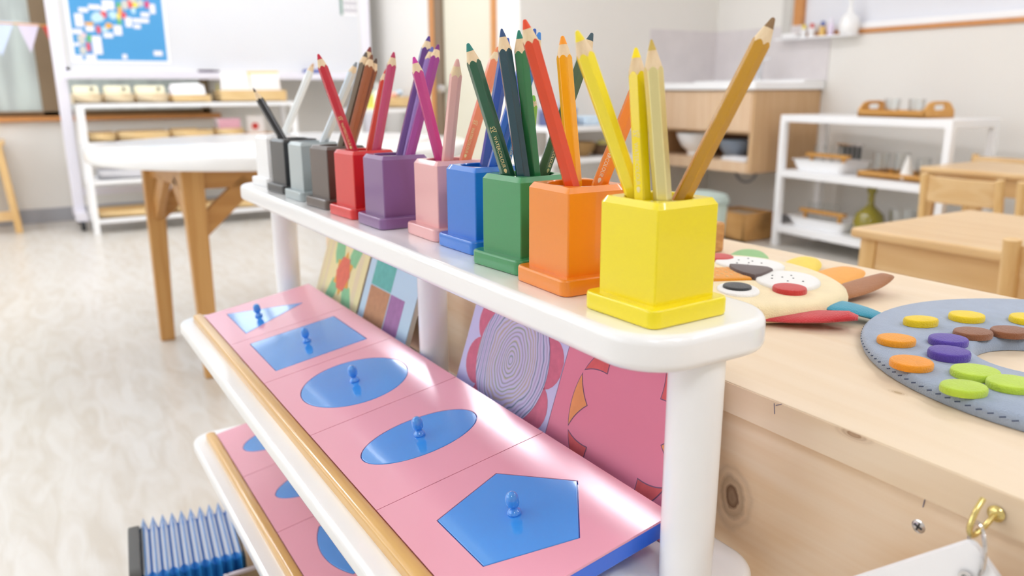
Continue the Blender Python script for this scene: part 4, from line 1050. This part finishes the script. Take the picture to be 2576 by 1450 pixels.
MB().lohi((0, 0, 0), (.10, .02, .21)).build('cover', mat('picture_cover', '#c9dcef', .6, vary=.25, vscale=14), t)
MB().lohi((.004, .003, .003), (.0985, .017, .213)).build('pages', M_PAPER, t)
t = thing('spray_bottle', 'white bottle standing in front of the craft box by the door', 'bottle', (1.80, 4.435, .6705))
MB().lathe([(.018, 0), (.020, .01), (.020, .08), (.012, .1), (.008, .105), (.008, .14), (.005, .16)], 16).build('body', M_WHITE, t)
t = thing('picture_card', 'yellow green picture card leaning on the craft box by the door', 'card', (1.72, 4.44, .6705))
MB().lohi((0, 0, 0), (.075, .003, .085)).build('sheet', mat('lime_card', '#e6e46a', .6, vary=.3, vscale=30), t)
sp = thing('switch_plate', 'pale light switch plate on the wall left of the door', 'switch', (2.045, Y1 - .006, 1.14)); 
MB().box((0, 0, 0), (.07, .012, .12)).build('plate', M_WHITE, sp, bevel=.002); MB().box((0, -.007, 0), (.03, .006, .06)).build('rocker', M_WHITE, sp, bevel=.001)

# ------------------------------------------------------------------ white shelf at the sink wall
w2s = thing('wall_shelf_unit', 'white shelf unit with a tall end post left of the sink', 'shelf', (2.10, 2.93, 0))
for x in (-.02, .535):
    for y in (0, .24): MB().lohi((x, y, 0), (x + .026, y + .026, .895 if x > .1 and y == 0 else .6)).build('leg', M_WHITE_METAL, w2s, bevel=.003)
MB().lathe([(.0001, 0), (.019, .001), (.02, .02), (.016, .028), (.0001, .03)], 16).build('post_cap', M_WHITE_METAL, w2s, loc=(.548, .013, .893))
for z in (.575, .415, .12): MB().lohi((-.019, .001, z), (.56, .265, z + .026)).build('shelf', M_WHITE_METAL, w2s, bevel=.002)
t = thing('storage_tin', 'dark blue patterned tin on the white shelf left of the sink', 'tin', (2.11, 2.98, .6015)); MB().lohi((0, 0, 0), (.17, .10, .085)).build('tin', mat('tin_blue', '#5a628c', .5, vary=.3, vscale=60), t, bevel=.004); MB().lohi((-.003, -.003, .07), (.173, .103, .088)).build('lid', mat('tin_lid_blue', '#8f97b8', .5), t, bevel=.003)
t = thing('soft_bag', 'folded pale blue cloth pack on the white shelf left of the sink', 'cloth', (2.33, 2.97, .6015)); MB().lohi((0, 0, 0), (.2, .16, .045)).build('pack', mat('pale_blue_cloth', '#c9dcf0', .8, vary=.25, vscale=30), t, bevel=.014, seg=4)
t = thing('white_box', 'white round tub behind the dark blue tin', 'tub', (2.24, 3.152, .6015)); MB().lathe([(.05, 0), (.055, .01), (.06, .12), (.062, .125), (.0001, .13)], 24).build('tub', M_WHITE, t)
t = thing('woven_bowl', 'brown woven bowl on the second shelf left of the sink', 'bowl', (2.33, 3.03, .4415)); MB().lathe([(.05, 0), (.075, .02), (.088, .05), (.09, .075), (.083, .074), (.07, .03), (.0001, .012)], 24, cap1=False).build('bowl', mat('wicker_brown', '#9b7a4c', .8, bump=.6, bscale=120, vary=.35, vscale=60), t)
t = thing('basket', 'dark brown basket on the second shelf left of the sink', 'basket', (2.49, 3.03, .4415)); MB().lathe([(.05, 0), (.06, .01), (.066, .06), (.06, .06), (.05, .012), (.0001, .01)], 20, cap1=False).build('basket', mat('dark_wicker', '#6f5640', .85, bump=.6, bscale=120, vary=.3, vscale=60), t)
t = thing('lemon', 'pale yellow lemon sitting in the dark brown basket', 'lemon', (2.485, 3.025, .4535)); MB().sphere((0, 0, .034), .034, 16, 10, sc=(1.15, .95, 1)).build('fruit', mat('lemon_skin', '#d9cf7a', .5), t)
t = thing('yellow_cloth', 'yellow cloth hanging behind the brown woven bowl', 'cloth', (2.28, 3.155, .4415)); MB().lohi((0, 0, 0), (.11, .012, .13)).build('cloth', mat('mustard_cloth', '#dcb64a', .9), t, bevel=.004)

# ------------------------------------------------------------------ sink corner
sk = thing('sink_cabinet', 'light wood sink cabinet hanging on the wall in the far right corner', 'cabinet', (2.98, 2.445, 0))
sx, sy, z0, z1 = .515, .77, .36, .775
MB().lohi((.004, 0, z0), (sx, .02, z1)).build('side_panel', M_SINK_SIDE, sk, bevel=.001)
MB().lohi((.004, sy - .02, z0), (sx, sy, z1)).build('side_panel', M_SINK_SIDE, sk, bevel=.001)
MB().lohi((.0, .02, z0), (sx, sy - .02, z0 + .055)).build('bottom_panel', M_SINK_WOOD, sk, bevel=.001)
MB().lohi((sx - .02, .02, z0 + .055), (sx, sy - .02, z1)).build('back_panel', mat('sink_inner_wood', '#b89a80', .6), sk)
MB().lohi((.02, .02, .555), (sx - .02, sy - .02, .572)).build('inner_shelf', M_SINK_SIDE, sk)
MB().lohi((-.004, .012, .568), (.016, sy - .006, .772)).build('drawer_front', M_SINK_WOOD, sk, bevel=.0015)
ct = thing('sink_counter', 'white counter top over the light wood sink cabinet', 'counter', (2.955, 2.425, .777))
MB().lohi((0, 0, 0), (.54, .79, .036)).build('slab', M_WHITE, ct, bevel=.004)
MB().lohi((.37, .0, .036), (.54, .79, .05)).build('back_ledge', M_WHITE, ct, bevel=.003)
ft = thing('faucet', 'chrome tap standing on the white sink counter', 'faucet', (3.35, 2.745, .8275))
MB().lathe([(.022, 0), (.022, .006), (.014, .01), (.013, .075), (.016, .08), (.016, .1), (.008, .106)], 16).build('tap_body', M_CHROME, ft); MB().tube([(0, 0, .07), (-.05, 0, .085), (-.11, 0, .078), (-.13, 0, .065)], .009, 10).build('spout', M_CHROME, ft); MB().bar((0, 0, .1), (.01, -.06, .115), .014, .008).build('lever', M_CHROME, ft, bevel=.002)
M_SPLASH = mat('lavender_marble', '#d9d3d3', .35, vary=.12, vscale=9)
stag(MB().lohi((2.967, NY - .006, .80), (X1, NY, 1.112)).build('wall_splash_back', M_SPLASH, None)); stag(MB().lohi((X1 - .006, 2.42, .813), (X1, NY - .006, 1.112)).build('wall_splash_side', M_SPLASH, None))
t = thing('mixing_bowl', 'large white bowl in the open shelf of the sink cabinet', 'bowl', (3.12, 2.96, .416)); MB().lathe([(.05, 0), (.055, .004), (.05, .02), (.085, .05), (.112, .1), (.118, .125), (.112, .124), (.08, .052), (.0001, .03)], 32, cap1=False).build('bowl', M_WHITE, t)
t = thing('mixing_bowl', 'grey blue bowl in the open shelf of the sink cabinet', 'bowl', (3.16, 2.70, .416)); MB().lathe([(.05, 0), (.055, .004), (.085, .05), (.098, .09), (.1, .098), (.094, .098), (.075, .05), (.0001, .02)], 32, cap1=False).build('bowl', mat('grey_blue_glaze', '#8997a8', .35), t)
t = thing('paper_stack', 'flat white papers on the bottom of the sink cabinet shelf', 'papers', (2.985, 2.468, .4155)); 
for k in range(5): MB().box((.06 + .003 * k, .10, .002 + .004 * k), (.11, .17, .003), rotm(0, 0, .05 * k - .1)).build('sheet', M_PAPER, t)
t = thing('step_bin', 'pale green bin with a soft lid under the sink', 'bin', (2.62, 2.42, 0)); MB().lathe([(.11, 0), (.115, .01), (.13, .24), (.128, .245), (.0001, .245)], 32).build('bin_body', mat('pale_green', '#c6d6cc', .5), t); MB().lathe([(.135, .245), (.138, .26), (.125, .285), (.06, .30), (.0001, .302)], 32).build('bin_lid', mat('grey_green', '#b4c4bc', .6), t)
t = thing('wooden_crate', 'square wooden box on the floor under the sink', 'crate', (2.985, 2.455, 0)); openbox(MB(), .22, .24, .148, .014).build('box', wood('ochre_crate', '#cfa063', '#bd8a4a', 'y', 1.5, .5), t, bevel=.002); MB().lohi((.016, .016, .12), (.204, .224, .135)).build('lid', wood('grey_lid', '#b7a48c', '#a8957c', 'y', 1.5, .6), t)
t = thing('drain_hose', 'grey drain hose looping under the sink cabinet', 'hose', (3.30, 2.75, 0)); MB().tube([(0, .08 * cos(a), .35 + .08 * sin(a) - (0.0)) for a in [radians(10 - 20 * i) for i in range(11)]], .008, 8).build('hose', mat('hose_grey', '#8f9196', .5), t)

# window ledge things
t = thing('pump_bottle', 'white pump bottle on the window ledge', 'bottle', (3.455, 2.286, 1.0455)); MB().lathe([(.04, 0), (.046, .01), (.05, .045), (.043, .078), (.022, .1), (.014, .105), (.014, .125), (.010, .13), (.010, .17), (.006, .175)], 24).build('bottle_body', M_WHITE, t); MB().bar((0, 0, .17), (-.03, 0, .172), .012, .01).build('pump_spout', M_WHITE, t)
for i, (y, c, cap, h) in enumerate(((2.555, '#f0f0f0', '#e8d23a', .062), (2.505, '#f2f2f4', '#d9564e', .066), (2.44, '#e8c070', '#34509c', .072), (2.39, '#eadcf0', '#efe9f4', .085))):
    t = thing('small_bottle', ['small white bottle with a yellow cap on the window ledge', 'small white bottle with a red cap on the window ledge', 'small amber bottle with a blue cap on the window ledge', 'slim pale lilac bottle on the window ledge'][i], 'bottle', (3.452, y, 1.0455), group='small bottles on the window ledge')
    MB().lathe([(.014, 0), (.016, .004), (.016, h * .6), (.009, h * .68)], 14).build('bottle_body', mat('bottle_' + c[1:], c, .4), t); MB().lathe([(.0095, h * .67), (.0095, h), (.0001, h + .001)], 14).build('cap', mat('cap_' + cap[1:], cap, .5), t)
t = thing('folded_cloth', 'small white folded cloth lying on the window ledge', 'cloth', (3.44, 2.63, 1.0455)); MB().lohi((-.03, -.05, 0), (.03, .04, .022)).build('cloth', M_PAPER, t, bevel=.008)

# ------------------------------------------------------------------ white shelf on the right
RA = radians(-4)
rs = thing('white_shelf', 'white metal shelf with trays and glassware against the right wall', 'shelf', (3.07, 2.35, 0), RA)
RL, RD = .9, .32     # local: x into the wall, -y along the wall towards the camera
for x, y in ((0, 0), (RD - .032, 0), (0, -RL + .032), (RD - .032, -RL + .032)):
    MB().lohi((x, y - .032, 0), (x + .032, y, .63)).build('leg', M_WHITE_METAL, rs, bevel=.003)
for z in (.622, .352, .072):
    MB().lohi((.001, -RL + .001, z), (RD - .001, -.001, z + .034)).build('shelf_board', M_WHITE_METAL, rs, bevel=.003)
def on(x, y, z):
    return (3.07 + x * cos(RA) - y * sin(RA), 2.35 + x * sin(RA) + y * cos(RA), z)
def wood_tray(x, y, z, w, l, label, handles=True):
    t = thing('wooden_tray', label, 'tray', on(x, y, z), RA, 'wooden trays on the white shelf')
    mb = MB().lohi((0, -l, 0), (w, 0, .008)); mb.lohi((0, -l, 0), (.01, 0, .028)); mb.lohi((w - .01, -l, 0), (w, 0, .028))
    mb.build('tray_base', M_TRAY_WOOD, t, bevel=.001)
    for yy in (0, -l):
        if handles:
            ou = [(0, 0), (w, 0), (w, .03), (w * .84, .062), (w * .7, .07), (w * .3, .07), (w * .16, .062), (0, .03)]
            inn = rrect(w * .38, .022, .010, 5, (w / 2, .044))
            bm = bmesh.new()
            def lp(P):
                v = [bm.verts.new((a, yy, b)) for a, b in P]; return [bm.edges.new((v[i], v[(i + 1) % len(v)])) for i in range(len(v))]
            bmesh.ops.triangle_fill(bm, use_beauty=True, edges=lp(ou) + lp(inn), normal=(0, -1, 0))
            g = bmesh.ops.extrude_face_region(bm, geom=list(bm.faces)); bmesh.ops.translate(bm, verts=[q_ for q_ in g['geom'] if isinstance(q_, bmesh.types.BMVert)], vec=(0, .01 if yy < 0 else -.01, 0))
            bmesh.ops.recalc_face_normals(bm, faces=bm.faces); me = bpy.data.meshes.new('tray_end'); bm.to_mesh(me); bm.free(); me.materials.append(M_TRAY_WOOD)
            ob = bpy.data.objects.new('tray_end', me); COL.objects.link(ob); ob.parent = t
        else:
            MB().lohi((0, min(yy, yy + (.01 if yy < 0 else -.01)), 0), (w, max(yy, yy + (.01 if yy < 0 else -.01)), .028)).build('tray_end', M_TRAY_WOOD, t, bevel=.001)
    return t
wood_tray(.06, -.40, .6565, .2, .33, 'wooden tray with cut-out handles on top of the white shelf')
def tumbler(x, y, z, r, h, label, base=.9, grp='clear glasses on the white shelf'):
    t = thing('drinking_glass', label, 'glass', on(x, y, z), RA, grp)
    MB().lathe([(r * base, 0), (r * base, .004), (r, h), (r - .003, h), (r * base - .003, .006), (.0001, .006)], 24, cap1=False).build('glass', M_GLASS, t)
tumbler(.16, -.50, .665, .035, .07, 'upturned clear glass at the left in the top wooden tray')
tumbler(.16, -.62, .665, .035, .07, 'clear glass at the right in the top wooden tray')
def dish(x, y, z, w, l, h, label):
    t = thing('white_dish', label, 'dish', on(x, y, z), RA, 'white trays on the white shelf')
    P = lambda k, zz: [(w / 2 + a * k, -l / 2 + b * k, zz) for a, b in rrect(w, l, .025, 5)]
    MB().rings([P(.82, 0), P(.9, .02), P(.97, h - .006), P(1.03, h - .003), P(1.03, h), P(.95, h), P(.8, .008)]).build('dish', M_WHITE, t)
    return t
dish(.05, -.04, .3865, .22, .31, .055, 'white dish under the small wooden rack on the middle shelf')
dish(.05, -.04, .1065, .24, .35, .05, 'white dish under the test tube rack on the bottom shelf')
def rack(x, y, z, l, h, label, n):
    t = thing('wooden_rack', label, 'rack', on(x, y, z), RA, 'wooden racks on the white shelf')
    MB().lohi((0, -l, h - .018), (.03, 0, h)).build('rail', M_TRAY_WOOD, t, bevel=.002)
    for yy in (-.03, -l + .03): MB().lohi((.008, yy - .008, 0), (.022, yy + .008, h - .016)).build('leg', M_TRAY_WOOD, t)
    MB().lohi((0, -l + .02, 0), (.03, -.02, .012)).build('rail', M_TRAY_WOOD, t)
    for i in range(n):
        MB().lathe([(.006, 0), (.008, .004), (.008, .1), (.0065, .1), (.0065, .006), (.0001, .005)], 12, cap1=False).build('glass_tube', M_GLASS, t, loc=(.015, -.05 - (l - .1) * i / max(1, n - 1), .013))
rack(.12, -.07, .3955, .25, .075, 'wooden rack standing in the middle white dish', 4)
rack(.12, -.06, .1155, .27, .075, 'wooden rack with glass tubes in the bottom white dish', 7)
br_ = thing('brush_set', 'dark brushes hanging behind the middle white dish', 'brush', on(.288, -.14, .3865), RA)
for k in range(5): MB().bar((0, -.028 * k, 0), (0, -.028 * k, .12), .016, .014).build('bristle_head', mat('brush_black', '#55575a', .9), br_, bevel=.003)
MB().lohi((-.012, -.13, .118), (.012, .02, .128)).build('brush_bar', M_STEEL, br_)
wood_tray(.06, -.43, .3865, .2, .36, 'orange wooden tray with beakers on the middle shelf', False)
for i, (dx, dy, r, h) in enumerate(((.13, -.50, .036, .10), (.16, -.58, .034, .105), (.2, -.66, .03, .085))):
    tumbler(dx, dy, .3955, r, h, ['clear beaker at the left end of the orange tray', 'clear beaker in the middle of the orange tray', 'small clear beaker at the right of the orange tray'][i])
t = thing('white_funnel', 'white cone funnel standing in the orange wooden tray', 'funnel', on(.09, -.66, .3955), RA); MB().lathe([(.032, 0), (.03, .006), (.012, .075), (.007, .082), (.006, .1), (.004, .1), (.009, .07), (.028, .004)], 20).build('funnel', mat('ivory', '#efece6', .5), t)
t = thing('glass_flask', 'olive green round flask with a long neck on the bottom shelf', 'flask', on(.12, -.475, .1065), RA)
MB().lathe([(.03, 0), (.05, .008), (.066, .04), (.07, .07), (.06, .105), (.035, .13), (.018, .145), (.014, .16), (.014, .20), (.021, .21), (.021, .228), (.016, .232), (.0001, .232)], 32).build('flask_body', mat('olive_glass', '#a89a2c', .12, trans=.35, coat=.4), t)
t = thing('glass_vase', 'clear scalloped glass beside the olive flask', 'glass', on(.16, -.615, .1065), RA); MB().lathe([(.03, 0), (.032, .005), (.052, .07), (.058, .14), (.055, .14), (.048, .07), (.028, .008), (.0001, .008)], 24, cap1=False).build('glass', M_GLASS, t)
tumbler(.07, -.72, .1065, .035, .09, 'clear glass right of the olive flask on the bottom shelf')

# ------------------------------------------------------------------ wooden school tables and chairs on the right
def desk(name, x, y, w, l, z, label):
    t = thing('school_table', label, 'table', (x, y, 0))     # x..x+w, y-l..y
    MB().prism(rrect(w, l, .012, 5, (w / 2, -l / 2)), z - .02, z).build('tabletop', M_DESK, t, bevel=.006, seg=3)
    for xx in (.035, w - .035):
        for yy in (-.035, -l + .035):
            MB().bar((xx, yy, z - .021), (xx + (.012 if xx > w / 2 else -.012), yy + (.008 if yy > -l / 2 else -.008), 0), .036, .036, up=(0, 1, 0), w1=.028, d1=.028).build('leg', M_DESK_V, t, bevel=.004)
    for a, b in (((.03, -.05), (.03, -l + .05)), ((w - .03, -.05), (w - .03, -l + .05)), ((.05, -.03), (w - .05, -.03)), ((.05, -l + .03), (w - .05, -l + .03))):
        MB().bar((*a, z - .052), (*b, z - .052), .018, .062).build('apron', M_DESK, t, bevel=.001)
    return t
desk('a', 1.275, .68, .455, .62, .50, 'light wooden school table nearest the pine cabinet')
desk('b', 2.60, 1.33, .40, .66, .505, 'light wooden school table in front of the white shelf')
def chair(x, y, rz, label, h=.53):
    t = thing('wooden_chair', label, 'chair', (x, y, 0), rz, 'light wooden school chairs')
    # local: back at x=0, seat towards +x, width along y
    for yy in (-.125, .125):
        MB().tube([(-.035, yy, 0), (-.012, yy, .14), (0, yy, .27), (-.004, yy, .40), (-.02, yy, h)], [.013, .015, .016, .015, .013], 10).build('back_leg', M_DESK_V, t)
        MB().tube([(.27, yy, 0), (.262, yy, .15), (.255, yy, .27)], [.012, .014, .015], 10).build('front_leg', M_DESK_V, t)
        MB().bar((0, yy, .245), (.26, yy, .245), .018, .03).build('side_rail', M_DESK, t)
    MB().prism(rrect(.28, .275, .03, 6, (.135, 0)), .262, .278).build('seat', M_DESK, t, bevel=.004)
    K = 8
    mb = MB(); rows = []
    for i in range(K + 1):
        yy = -.123 + .246 * i / K; bow = -.018 * (1 - (2 * i / K - 1) ** 2)
        rows.append([(-.016 + bow, yy, h - .008), (-.002 + bow, yy, h - .008), (.004 + bow, yy, h - .095), (-.010 + bow, yy, h - .095)])
    mb.rings(rows).build('backrest', M_DESK, t, ang=50, bevel=.003)
    return t
chair(2.49, 1.105, 0, 'wooden chair pushed up to the table in front of the white shelf', .495)
chair(2.49, .79, 0, 'second wooden chair at the same table, cut by the right edge of the photo', .495)
chair(1.12, .155, 0, 'wooden chair at the near side of the nearest school table, right edge of the photo', .555)
chair(2.02, .45, pi, 'wooden chair on the far side of the nearest school table', .47)
chair(3.08, 1.27, pi, 'wooden chair behind the farther school table, only its backrest showing', .522)
